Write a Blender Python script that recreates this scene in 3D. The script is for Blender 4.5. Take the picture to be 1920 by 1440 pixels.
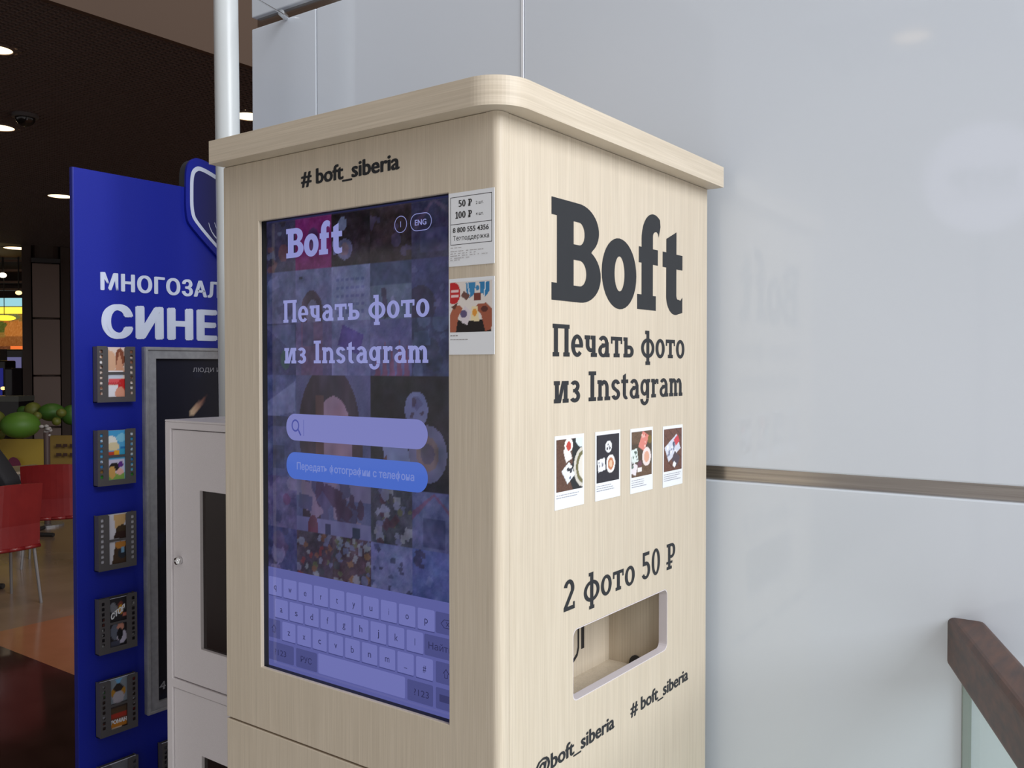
import bpy, bmesh, math, random
import numpy as np
from mathutils import Vector, Matrix
from mathutils.geometry import tessellate_polygon

for o in list(bpy.data.objects):
    bpy.data.objects.remove(o)
SC = bpy.context.scene
COL = SC.collection

# ------------------------------------------------------------------ camera
CAM = (0.6764, -0.8971, 1.6)
yaw, pitch, roll, fpx = 0.6317, -0.0195, -0.0004, 1677.8
fw = Vector((-math.sin(yaw) * math.cos(pitch), math.cos(yaw) * math.cos(pitch), math.sin(pitch)))
rt = fw.cross(Vector((0, 0, 1))).normalized()
up = rt.cross(fw)
r2 = rt * math.cos(roll) + up * math.sin(roll)
u2 = -rt * math.sin(roll) + up * math.cos(roll)
cd = bpy.data.cameras.new('camera')
cam = bpy.data.objects.new('camera', cd)
COL.objects.link(cam)
M = Matrix((r2, u2, -fw)).transposed().to_4x4()
M.translation = Vector(CAM)
cam.matrix_world = M
cd.sensor_width = 36
cd.lens = 36 * fpx / 1920
cd.clip_start = 0.02
SC.camera = cam

# ------------------------------------------------------------------ world, lights, exposure
w = bpy.data.worlds.new('world')
SC.world = w
w.use_nodes = True
bg = w.node_tree.nodes['Background']
bg.inputs[0].default_value = (0.92, 0.88, 0.86, 1)
bg.inputs[1].default_value = 0.525


def area(name, loc, target, sx, sy, energy, color):
    ld = bpy.data.lights.new(name, 'AREA')
    ld.shape = 'RECTANGLE'
    ld.size, ld.size_y = sx, sy
    ld.energy = energy
    ld.color = color
    o = bpy.data.objects.new(name, ld)
    COL.objects.link(o)
    o.location = loc
    o.rotation_euler = (Vector(target) - Vector(loc)).to_track_quat('-Z', 'Y').to_euler()
    return o


area('atrium_daylight', (8.4, 0.3, 6.4), (-0.2, 0.3, 1.4), 8.0, 6.0, 1640, (0.93, 0.96, 1.0))

vs = SC.view_settings
vs.view_transform = 'Standard'
vs.look = 'None'
vs.exposure = 0.0
vs.gamma = 1.0
vs.use_curve_mapping = False


# ------------------------------------------------------------------ materials
def s2l(c):
    return tuple((x / 255 / 12.92) if x / 255 <= 0.04045 else ((x / 255 + 0.055) / 1.055) ** 2.4 for x in c)


def pmat(name, col, rough=0.5, metal=0.0, spec=0.5, emit=None, es=1.0, coat=0.0, trans=0.0):
    m = bpy.data.materials.new(name)
    m.use_nodes = True
    b = m.node_tree.nodes['Principled BSDF']
    b.inputs['Base Color'].default_value = (*col, 1)
    b.inputs['Roughness'].default_value = rough
    b.inputs['Metallic'].default_value = metal
    b.inputs['Specular IOR Level'].default_value = spec
    b.inputs['Coat Weight'].default_value = coat
    b.inputs['Transmission Weight'].default_value = trans
    if emit:
        b.inputs['Emission Color'].default_value = (*emit, 1)
        b.inputs['Emission Strength'].default_value = es
    return m


def noisy(m, c0, c1, scale, detail=3, lo=0.35, hi=0.65, vec=(1, 1, 1), bump=0.0, rough=None):
    nt = m.node_tree
    b = nt.nodes['Principled BSDF']
    tc = nt.nodes.new('ShaderNodeTexCoord')
    mp = nt.nodes.new('ShaderNodeMapping')
    mp.inputs['Scale'].default_value = vec
    nz = nt.nodes.new('ShaderNodeTexNoise')
    nz.inputs['Scale'].default_value = scale
    nz.inputs['Detail'].default_value = detail
    cr = nt.nodes.new('ShaderNodeValToRGB')
    cr.color_ramp.elements[0].position = lo
    cr.color_ramp.elements[1].position = hi
    cr.color_ramp.elements[0].color = (*c0, 1)
    cr.color_ramp.elements[1].color = (*c1, 1)
    nt.links.new(tc.outputs['Object'], mp.inputs['Vector'])
    nt.links.new(mp.outputs['Vector'], nz.inputs['Vector'])
    nt.links.new(nz.outputs['Fac'], cr.inputs['Fac'])
    nt.links.new(cr.outputs['Color'], b.inputs['Base Color'])
    if bump:
        bp = nt.nodes.new('ShaderNodeBump')
        bp.inputs['Strength'].default_value = bump
        bp.inputs['Distance'].default_value = 0.001
        nt.links.new(nz.outputs['Fac'], bp.inputs['Height'])
        nt.links.new(bp.outputs['Normal'], b.inputs['Normal'])
    return m


def wood(name, vec, k=1.0):
    m = pmat(name, (0.5, 0.44, 0.35), 0.42, spec=0.35)
    noisy(m, (0.545 * k, 0.465 * k, 0.358 * k), (0.640 * k, 0.558 * k, 0.445 * k), 1.0, 3, 0.30, 0.70, vec)
    nt = m.node_tree
    # slow variation along the board, mixed over the fine streaks
    b = nt.nodes['Principled BSDF']
    tc = nt.nodes.new('ShaderNodeTexCoord')
    mp = nt.nodes.new('ShaderNodeMapping')
    mp.inputs['Scale'].default_value = tuple(v / 5 for v in vec)
    nz = nt.nodes.new('ShaderNodeTexNoise')
    nz.inputs['Scale'].default_value = 1.0
    nz.inputs['Detail'].default_value = 2
    mr = nt.nodes.new('ShaderNodeMapRange')
    mr.inputs['From Min'].default_value = 0.3
    mr.inputs['From Max'].default_value = 0.7
    mr.inputs['To Min'].default_value = 0.96
    mr.inputs['To Max'].default_value = 1.03
    mx = nt.nodes.new('ShaderNodeVectorMath')
    mx.operation = 'SCALE'
    src = b.inputs['Base Color'].links[0].from_socket
    nt.links.new(tc.outputs['Object'], mp.inputs['Vector'])
    nt.links.new(mp.outputs['Vector'], nz.inputs['Vector'])
    nt.links.new(nz.outputs['Fac'], mr.inputs['Value'])
    nt.links.new(src, mx.inputs[0])
    nt.links.new(mr.outputs['Result'], mx.inputs['Scale'])
    nt.links.new(mx.outputs[0], b.inputs['Base Color'])
    return m


def picmat(name, emis=0.0, rough=0.4, spec=0.4):
    m = pmat(name, (0.02, 0.02, 0.02), rough, spec=spec)
    nt = m.node_tree
    b = nt.nodes['Principled BSDF']
    a = nt.nodes.new('ShaderNodeAttribute')
    a.attribute_name = 'Col'
    if emis:
        nt.links.new(a.outputs['Color'], b.inputs['Emission Color'])
        b.inputs['Emission Strength'].default_value = emis
        b.inputs['Base Color'].default_value = (0.004, 0.004, 0.006, 1)
    else:
        nt.links.new(a.outputs['Color'], b.inputs['Base Color'])
    return m


WOODV = wood('maple_vertical_grain', (650, 650, 9))
WOODH = wood('maple_horizontal_grain', (8, 8, 520), 0.98)
WOODIN = wood('maple_inner', (420, 420, 6), 1.0)
RIM = pmat('painted_cut_edge', (0.70, 0.64, 0.66), 0.5)
BLACKFILM = pmat('black_vinyl', (0.024, 0.0255, 0.029), 0.5, spec=0.25)
INK = pmat('black_ink', (0.03, 0.028, 0.028), 0.6, spec=0.2)
CARD = pmat('white_card', (0.80, 0.82, 0.85), 0.35)
WALLP = pmat('gloss_white_panel', (0.74, 0.78, 0.85), 0.055, spec=0.5)
noisy(WALLP, (0.695, 0.755, 0.835), (0.720, 0.775, 0.855), 1.2, 2)
WALLEDGE = pmat('panel_edge', (0.88, 0.90, 0.95), 0.3)
WALLBACK = pmat('wall_backing', (0.12, 0.115, 0.11), 0.6)
STEEL = pmat('brushed_steel_strip', (0.42, 0.39, 0.37), 0.22, metal=1.0)
noisy(STEEL, (0.36, 0.33, 0.31), (0.48, 0.45, 0.42), 1.0, 3, vec=(3, 3, 260))
PAINTW = pmat('white_powder_coat', (0.60, 0.565, 0.575), 0.42)
noisy(PAINTW, (0.70, 0.66, 0.67), (0.75, 0.71, 0.72), 900, 2, bump=0.08)
POLEW = pmat('white_gloss_paint', (0.56, 0.59, 0.60), 0.3)
BLUE = pmat('cobalt_blue_laminate', (0.012, 0.022, 0.33), 0.38, spec=0.35)
noisy(BLUE, (0.006, 0.014, 0.27), (0.009, 0.018, 0.31), 500, 2)
BLUEDK = pmat('cobalt_edge', (0.008, 0.012, 0.19), 0.5)
WHITEV = pmat('white_vinyl_on_blue', (0.60, 0.66, 0.82), 0.45)
ALU = pmat('brushed_aluminium', (0.34, 0.345, 0.37), 0.38, metal=0.35)
noisy(ALU, (0.33, 0.335, 0.36), (0.39, 0.395, 0.42), 1.0, 3, vec=(60, 60, 60))
CHAR = pmat('charcoal_plastic', (0.085, 0.078, 0.080), 0.35)
DARKGLASS = pmat('smoked_glass', (0.022, 0.015, 0.014), 0.08, spec=0.5)
CHROME = pmat('chrome', (0.75, 0.75, 0.76), 0.15, metal=1.0)
LEGM = pmat('grey_tube', (0.32, 0.31, 0.32), 0.35, metal=0.7)
RED = pmat('red_plastic', (0.28, 0.014, 0.016), 0.35)
noisy(RED, (0.16, 0.007, 0.009), (0.19, 0.010, 0.011), 8, 2)
RAIL = pmat('dark_oiled_wood', (0.10, 0.045, 0.028), 0.42, spec=0.4)
noisy(RAIL, (0.038, 0.020, 0.015), (0.105, 0.044, 0.024), 9, 4, 0.3, 0.7, vec=(9, 1.5, 9))
PIC = picmat('printed_picture')
SCREENPIC = picmat('display_pixels', .80, 0.06, 0.5)
CEILM = pmat('dark_ceiling_grid', (0.115, 0.080, 0.070), 0.6)
PLENUM = pmat('plenum_black', (0.065, 0.045, 0.040), 0.9)
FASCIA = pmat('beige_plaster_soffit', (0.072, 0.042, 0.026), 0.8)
BEIGEFL = pmat('polished_beige_stone', (0.24, 0.15, 0.105), 0.22)
noisy(BEIGEFL, (0.205, 0.132, 0.092), (0.245, 0.160, 0.112), 3, 4)
LIGHTFL = pmat('bounce_pale_stone', (0.48, 0.45, 0.42), 0.3)  # unseen floor, made paler to bounce light onto the lower wall
noisy(LIGHTFL, (0.62, 0.60, 0.58), (0.68, 0.66, 0.64), 3, 4)
ORANGEFL = pmat('polished_terracotta_stone', (0.20, 0.085, 0.045), 0.16)
noisy(ORANGEFL, (0.30, 0.128, 0.062), (0.33, 0.142, 0.070), 5, 4)
DARKFL = pmat('polished_dark_brown_stone', (0.035, 0.017, 0.013), 0.12)
noisy(DARKFL, (0.028, 0.013, 0.010), (0.042, 0.020, 0.016), 6, 4)


def glow(name, c, s):
    return pmat(name, (0.02, 0.02, 0.02), 0.5, emit=c, es=s)


def ui(name, c, k=1.0):
    m = pmat(name, (0.004, 0.004, 0.006), 0.06, emit=tuple(x * k * .84 for x in s2l(c)), es=1.0)
    return m


# ------------------------------------------------------------------ mesh helpers
ORG = {}


def link(name, verts, faces, mat, parent=None, smooth=False, origin=None, normals=True):
    """verts in world coordinates; a child's mesh is shifted into its parent's frame"""
    me = bpy.data.meshes.new(name)
    off = Vector((0, 0, 0))
    if parent is not None:
        off = ORG.get(parent.name, Vector((0, 0, 0)))
    elif origin is not None:
        off = Vector(origin)
    me.from_pydata([tuple(Vector(v) - off) for v in verts], [], faces)
    if normals:
        bm = bmesh.new()
        bm.from_mesh(me)
        bmesh.ops.remove_doubles(bm, verts=bm.verts, dist=1e-6)
        bmesh.ops.recalc_face_normals(bm, faces=bm.faces)
        bm.to_mesh(me)
        bm.free()
    me.materials.append(mat)
    if smooth:
        for p in me.polygons:
            p.use_smooth = True
    o = bpy.data.objects.new(name, me)
    COL.objects.link(o)
    if parent is not None:
        o.parent = parent
    elif origin is not None:
        o.location = off
    ORG[o.name] = off.copy()
    return o


def thing(name, loc, label, cat, group=None, rz=0):
    o = bpy.data.objects.new(name, None)
    COL.objects.link(o)
    o.location = loc
    o.rotation_euler = (0, 0, rz)
    o.empty_display_size = 0.1
    o['label'] = label
    o['category'] = cat
    if group:
        o['group'] = group
    ORG[o.name] = Vector(loc)
    return o


def tag(o, label, cat, group=None):
    o['label'] = label
    o['category'] = cat
    if group:
        o['group'] = group
    return o


def struct(o):
    o['kind'] = 'structure'
    return o


class MB:
    def __init__(s):
        s.v, s.f = [], []

    def add(s, vs_, fs):
        n = len(s.v)
        s.v += [tuple(v) for v in vs_]
        s.f += [tuple(i + n for i in f) for f in fs]
        return s

    def box(s, x0, x1, y0, y1, z0, z1):
        return s.add([(x0, y0, z0), (x1, y0, z0), (x1, y1, z0), (x0, y1, z0), (x0, y0, z1), (x1, y0, z1), (x1, y1, z1), (x0, y1, z1)],
                     [(0, 3, 2, 1), (4, 5, 6, 7), (0, 1, 5, 4), (1, 2, 6, 5), (2, 3, 7, 6), (3, 0, 4, 7)])

    def cyl(s, p0, p1, ra, rb=None, n=16, cap=True):
        rb = ra if rb is None else rb
        p0, p1 = Vector(p0), Vector(p1)
        d = (p1 - p0).normalized()
        a = d.orthogonal().normalized()
        b = d.cross(a)
        vs_ = []
        for p, r in ((p0, ra), (p1, rb)):
            for i in range(n):
                t = 2 * math.pi * i / n
                vs_.append(p + a * (r * math.cos(t)) + b * (r * math.sin(t)))
        fs = [(i, (i + 1) % n, n + (i + 1) % n, n + i) for i in range(n)]
        if cap:
            fs += [tuple(range(n))[::-1], tuple(range(n, 2 * n))]
        return s.add(vs_, fs)

    def tube(s, pts, r, n=10):
        for a, b in zip(pts[:-1], pts[1:]):
            s.cyl(a, b, r, r, n)
        return s

    def ball(s, c, rx, ry=None, rz=None, n=20, m=12, drop=0.0):
        ry = ry or rx
        rz = rz or rx
        vs_ = []
        for j in range(1, m):
            th = math.pi * j / m
            for i in range(n):
                t = 2 * math.pi * i / n
                zz = math.cos(th)
                k = 1 - drop * (1 - zz) * 0.5
                vs_.append((c[0] + rx * k * math.sin(th) * math.cos(t), c[1] + ry * k * math.sin(th) * math.sin(t), c[2] + rz * zz))
        top, bot = len(vs_), len(vs_) + 1
        vs_ += [(c[0], c[1], c[2] + rz), (c[0], c[1], c[2] - rz * (1 + drop * 0.2))]
        fs = []
        for j in range(m - 2):
            for i in range(n):
                fs.append((j * n + i, (j + 1) * n + i, (j + 1) * n + (i + 1) % n, j * n + (i + 1) % n))
        for i in range(n):
            fs.append((top, i, (i + 1) % n))
            fs.append((bot, (m - 2) * n + (i + 1) % n, (m - 2) * n + i))
        return s.add(vs_, fs)

    def slab(s, outer, holes, axis, t0, t1):
        """extrude a 2D outline (with holes) along an axis"""
        def mp(u, v, t):
            return {'x': (t, u, v), 'y': (u, t, v), 'z': (u, v, t)}[axis]
        loops = [outer] + list(holes)
        flat = [p for l in loops for p in l]
        tris = tessellate_polygon([[Vector((p[0], p[1], 0)) for p in l] for l in loops])
        n = len(flat)
        vs_ = [mp(p[0], p[1], t0) for p in flat] + [mp(p[0], p[1], t1) for p in flat]
        fs = [tuple(t) for t in tris] + [tuple(i + n for i in t[::-1]) for t in tris]
        k = 0
        for l in loops:
            L = len(l)
            for i in range(L):
                a, b = k + i, k + (i + 1) % L
                fs.append((a, b, b + n, a + n))
            k += L
        return s.add(vs_, fs)

    def put(s, name, mat, parent=None, smooth=False, origin=None, bevel=0, seg=2, normals=True):
        o = link(name, s.v, s.f, mat, parent, smooth, origin, normals)
        if bevel:
            md = o.modifiers.new('bevel', 'BEVEL')
            md.width = bevel
            md.segments = seg
            md.limit_method = 'ANGLE'
            md.angle_limit = 0.6
        return o


def rect(x0, y0, x1, y1):
    return [(x0, y0), (x1, y0), (x1, y1), (x0, y1)]


def rrect(x0, y0, x1, y1, r, n=6):
    out = []
    for cx, cy, a in ((x1 - r, y0 + r, -90), (x1 - r, y1 - r, 0), (x0 + r, y1 - r, 90), (x0 + r, y0 + r, 180)):
        for i in range(n + 1):
            t = math.radians(a + 90 * i / n)
            out.append((cx + r * math.cos(t), cy + r * math.sin(t)))
    return out


def ellp(cx, cy, rx, ry, n=28):
    return [(cx + rx * math.cos(2 * math.pi * i / n), cy + ry * math.sin(2 * math.pi * i / n)) for i in range(n)]


# planes for flat prints: (origin, u axis, v axis)
class Plane:
    def __init__(s, o, U, V):
        s.o, s.U, s.V = Vector(o), Vector(U), Vector(V)

    def at(s, u, v):
        return s.o + s.U * u + s.V * v


def flat(name, polys, plane, mat, parent, label=None):
    """polys: list of (outer, [holes]) as flat film"""
    vs_, fs, k_ = [], [], 0
    for outer, holes in polys:
        loops = [outer] + list(holes)
        pts = [p for l in loops for p in l]
        tris = tessellate_polygon([[Vector((p[0], p[1], 0)) for p in l] for l in loops])
        n = len(vs_)
        nrm = plane.U.cross(plane.V).normalized() * (2e-5 * k_)
        vs_ += [plane.at(*p) + nrm for p in pts]
        k_ += 1
        for t in tris:
            a, b, c = (pts[i] for i in t)
            area2 = (b[0] - a[0]) * (c[1] - a[1]) - (b[1] - a[1]) * (c[0] - a[0])
            if abs(area2) < 1e-12:
                continue
            t = tuple(t) if area2 > 0 else tuple(t)[::-1]
            fs.append(tuple(i + n for i in t))
    o = link(name, vs_, fs, mat, parent, normals=False)
    if label:
        o['label'] = label
    return o


# ------------------------------------------------------------------ slab-serif letters (cap height 1)
def arc(cx, cy, rx, ry, wx, wy, a0, a1, n=24):
    """part of an elliptical ring; wx, wy: stroke width at the sides and at top/bottom"""
    n = max(4, int(abs(a1 - a0) / 360 * 40))
    o, i_ = [], []
    for k in range(n + 1):
        t = math.radians(a0 + (a1 - a0) * k / n)
        o.append((cx + rx * math.cos(t), cy + ry * math.sin(t)))
        i_.append((cx + (rx - wx) * math.cos(t), cy + (ry - wy) * math.sin(t)))
    return (o + i_[::-1], [])


def ring(cx, cy, rx, ry, wx, wy):
    return (ellp(cx, cy, rx, ry, 36), [ellp(cx, cy, rx - wx, ry - wy, 36)[::-1]])


def R(x0, y0, x1, y1):
    return (rect(x0, y0, x1, y1), [])


def P(*p):
    return (list(p), [])


def glyph(ch, s=0.19, h=0.13):
    X = 0.70
    e = 0.055                                    # serif overhang
    if ch == 'П':
        return 0.80, [R(0.0, 1 - h, 0.80, 1), R(e, 0, e + s, 1), R(0.8 - e - s, 0, 0.8 - e, 1), R(0, 0, 2 * e + s, h), R(0.8 - 2 * e - s, 0, 0.8, h)]
    if ch == 'е':
        return 0.60, [arc(.30, X / 2, .30, X / 2 + .01, s, h, 0, 318), R(.08, X / 2 - .055, .585, X / 2 + .05)]
    if ch == 'ч':
        return 0.64, [R(0, X - h, 2 * e + s, X), R(e, X * .55, e + s, X), arc(e + .27, X * .56, .27, .24, s, h, 180, 285), R(.30, X * .56 - .24, .60 - e, X * .56 - .24 + h),
                      R(.62 - e - s, 0, .62 - e, X), R(.62 - 2 * e - s, X - h, .62 - e, X), R(.62 - 2 * e - s, 0, .64, h)]
    if ch == 'а' or ch == 'a':
        return 0.62, [arc(.27, .21, .27, .22, s * .95, h * .9, 60, 360), R(.40 - .02, 0.14, .38 + s, X * .72), arc(.27, X * .68, .275, X * .34, s * .95, h, -5, 150),
                      R(.38, 0, .62, h), R(.38, 0, .38 + s, .3), R(.18, .34, .42, .34 + h * .9)]
    if ch == 'т':
        return 0.64, [R(0, X - h, .64, X), R(.32 - s / 2, 0, .32 + s / 2, X), R(.32 - s / 2 - e * 1.4, 0, .32 + s / 2 + e * 1.4, h),
                      R(0, X - .24, .085, X), R(.64 - .085, X - .24, .64, X)]
    if ch == 'ь':
        return 0.62, [R(0, X - h, e + s, X), R(e, 0, e + s, X), R(0, 0, .3, h), R(.15, .42 - h, .36, .42), arc(.36, .21, .25, .21, s, h, -90, 90), R(.2, 0, .37, h)]
    if ch in 'оo':
        return 0.62, [ring(.31, X / 2, .31, X / 2 + .012, s, h)]
    if ch == 'ф':
        return 0.86, [ring(.43, X / 2, .43, X / 2 + .01, s * .95, h), R(.43 - s / 2, -.26, .43 + s / 2, .98), R(.43 - s / 2 - e, -.26, .43 + s / 2 + e, -.26 + h), R(.43 - s / 2 - e * 1.4, .98 - h, .43, .98)]
    if ch == 'и':
        W = .74
        return W, [R(e, 0, e + s, X), R(W - e - s, 0, W - e, X), R(0, X - h, 2 * e + s, X), R(0, 0, e + s, h), R(W - e - s, X - h, W, X), R(W - 2 * e - s, 0, W, h),
                   P((e + s * .6, 0), (e + s * .6 + s * .9, 0), (W - e - s * .6, X), (W - e - s * 1.5, X))]
    if ch == 'з':
        return .54, [arc(.25, .20, .28, .21, s, h, -150, 88), arc(.25, X - .18, .25, .19, s * .95, h, -88, 150), R(.16, X / 2 - .03, .28, X / 2 + .08)]
    if ch == 'I':
        return .42, [R(.21 - s / 2 - .01, 0, .21 + s / 2 + .01, 1), R(0, 0, .42, h), R(0, 1 - h, .42, 1)]
    if ch == 'n':
        return .74, [R(e, 0, e + s, X), R(0, X - h, e + s, X), R(0, 0, 2 * e + s, h), arc(.38, X - .27, .27, .27, s, h * 1.1, 0, 150), R(.65 - s, 0, .65, X - .26), R(.65 - s - e, 0, .74, h)]
    if ch == 'm':
        a = [R(e, 0, e + s, X), R(0, X - h, e + s, X), R(0, 0, 2 * e + s, h)]
        for c in (.34, .71):
            a += [arc(c, X - .27, .23, .27, s, h * 1.1, 0, 150), R(c + .23 - s, 0, c + .23, X - .26), R(c + .23 - s - e * .6, 0, c + .23 + e * 1.1, h)]
        return 1.04, a
    if ch == 's':
        return .52, [arc(.26, X - .19, .26, .20, s, h, 15, 270), arc(.26, .19, .26, .20, s, h, -165, 90), R(.2, X / 2 - .06, .32, X / 2 + .06)]
    if ch == 't':
        return .46, [R(0, X - h, .44, X), P((.1, X - h), (.1, .84), (.1 + s, .92), (.1 + s, X - h)), R(.1, .2, .1 + s, X), arc(.1 + .21, .2, .21, .21, s, h, 180, 300)]
    if ch == 'g':
        return .66, [ring(.28, X * .56, .28, X * .44, s * .95, h), R(.40, -.02, .40 + s, X - .02), R(.42, X - h, .66, X), arc(.28, -.03, .285, .24, s * .95, h, 180, 360)]
    if ch == 'r':
        return .52, [R(e, 0, e + s, X), R(0, X - h, e + s, X), R(0, 0, 2 * e + s + .03, h), arc(.38, X - .24, .20, .24, s * .8, h * 1.15, 60, 165), R(.40, X - .2, .50, X - .02)]
    if ch == '2':
        return .58, [arc(.27, .70, .27, .30, s, h * 1.1, -20, 165), P((.0, h), (.0, .02), (.18, h * .9), (.525, .60), (.38, .66)), R(0, 0, .56, h * 1.1), R(.56 - .09, 0, .56, .24)]
    if ch == '5':
        return .58, [arc(.26, .32, .30, .33, s, h, -150, 115), R(.06, .50, .06 + s * .8, 1), R(.06, 1 - h * 1.1, .50, 1), R(.06, .5, .3, .5 + h)]
    if ch == '0':
        return .58, [ring(.29, .5, .29, .51, s, h)]
    if ch == '1':
        return .44, [R(.15, 0, .15 + s, 1), R(.0, 0, .44, h), P((.15, 1), (0, .86), (0, .74), (.15, .84))]
    if ch == '₽':
        return .66, [R(.12, 0, .12 + s, 1), R(.02, 1 - h, .4, 1), arc(.38, .71, .27, .29, s, h, -90, 90), R(.12, .42, .40, .42 + h), R(0, .22, .44, .22 + h * .8), R(.02, 0, .22 + s, h)]
    if ch == ' ':
        return .30, []
    return .3, []


def bold_glyph(ch):
    """very heavy logo letters"""
    def half(cx, cy, rx, ry, a0, a1, n=18):
        return [(cx + rx * math.cos(math.radians(a0 + (a1 - a0) * k / n)), cy + ry * math.sin(math.radians(a0 + (a1 - a0) * k / n))) for k in range(n + 1)]
    if ch == 'B':
        outer = [(0, 0)] + half(.55, .285, .43, .285, -90, 58) + half(.53, .742, .41, .258, -48, 90) + [(0, 1), (0, .83), (.10, .83), (.10, .17), (0, .17)]
        up_ = [(.42, .58)] + half(.53, .695, .11, .115, -90, 90) + [(.42, .81)]
        lo_ = [(.42, .165)] + half(.54, .295, .135, .13, -90, 90) + [(.42, .425)]
        return .98, [(outer, [up_[::-1], lo_[::-1]])]
    if ch == 'o':
        return .80, [ring(.40, .36, .40, .385, .285, .195)]
    if ch == 'f':
        out = [(0, 0), (.48, 0), (.48, .17), (.40, .17), (.40, .53), (.53, .53), (.53, .71), (.40, .71), (.40, .84)] + half(.50, .86, .10, .06, 180, 95, 6) + [(.535, .90), (.55, .86), (.60, .99)] + half(.42, .80, .31, .315, 58, 180) + [(.11, .71), (.04, .71), (.04, .53), (.11, .53), (.11, .17), (0, .17)]
        return .60, [(out, [])]
    if ch == 't':
        out = [(.04, .53), (.14, .53), (.14, .20)] + half(.39, .19, .25, .215, 180, 285) + [(.60, .01), (.60, .20), (.54, .155)] + half(.47, .215, .045, .05, 290, 180, 6) + [(.425, .53), (.60, .53), (.60, .71), (.425, .71), (.425, .98), (.14, .87), (.14, .71), (.04, .71)]
        return .62, [(out, [])]
    return .3, []


def slabtext(txt, x0, x1, z0, cap, gap=0.075, fn=glyph, **kw):
    """laid out between x0 and x1 on baseline z0, cap height cap"""
    out, x = [], 0
    for ch in txt:
        wd, sh = fn(ch, **kw)
        for outer, holes in sh:
            out.append(([(x + p[0], p[1]) for p in outer], [[(x + p[0], p[1]) for p in hh] for hh in holes]))
        x += wd + gap
    x -= gap
    kx = (x1 - x0) / x
    return [([(x0 + p[0] * kx, z0 + p[1] * cap) for p in o_], [[(x0 + p[0] * kx, z0 + p[1] * cap) for p in hh] for hh in hs]) for o_, hs in out]


def letters(txt, x0, x1, z0, cap, plane, mat, parent, gap=0.075, fn=glyph, **kw):
    """the same layout, every letter an object of its own"""
    ws = [fn(ch, **kw)[0] for ch in txt]
    kx = (x1 - x0) / (sum(ws) + gap * (len(txt) - 1))
    x = x0
    for ch, wd in zip(txt, ws):
        sh = fn(ch, **kw)[1]
        if sh:
            flat('letter', [([(x + p[0] * kx, z0 + p[1] * cap) for p in o_], [[(x + p[0] * kx, z0 + p[1] * cap) for p in hh] for hh in hs]) for o_, hs in sh], plane, mat, parent)
        x += (wd + gap) * kx


_fc = bpy.data.curves.new('text_source', 'FONT')
_fo = bpy.data.objects.new('text_source', _fc)
COL.objects.link(_fo)


def sanstext(name, txt, x0, x1, z0, cap, plane, mat, parent, bold=0.0, label=None, shear=0.0, lay=2e-5, track=1.0):
    """plain sans lettering from the built-in font as a flat mesh"""
    _fc.body = txt
    _fc.offset = 0.012 if 'ф' in txt else 0.002
    _fc.space_character = track
    _fc.resolution_u = 3
    bpy.context.view_layer.update()
    dg = bpy.context.evaluated_depsgraph_get()
    m = _fo.evaluated_get(dg).to_mesh()
    pts = [v.co.copy() for v in m.vertices]
    fs = [tuple(p.vertices) for p in m.polygons]
    xa, xb = min(p.x for p in pts), max(p.x for p in pts)
    k = (x1 - x0) / (xb - xa)
    ky = cap / 0.73
    nrm = plane.U.cross(plane.V).normalized()
    vs_, f0 = [], fs
    fs = []
    cop = [(0, 0)] if bold <= 0 else [(-1, 0), (-.5, .4), (0, 0), (.5, -.4), (1, 0), (-.7, -.5), (.7, .5)]
    k = (x1 - x0 - 2 * bold * ky) / (xb - xa)
    for j, (ux_, uz_) in enumerate(cop):
        n0 = len(vs_)
        dx, dz_ = ux_ * bold * ky + bold * ky, uz_ * bold * ky * .8
        vs_ += [plane.at(x0 + dx + (p.x - xa) * k, z0 + dz_ + p.y * ky + shear * (p.x - xa) * k) + nrm * (lay * j) for p in pts]
        fs += [tuple(i + n0 for i in f_) for f_ in f0]
    _fo.evaluated_get(dg).to_mesh_clear()
    o = link(name, vs_, fs, mat, parent, normals=False)
    if label:
        o['label'] = label
    return o


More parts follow.
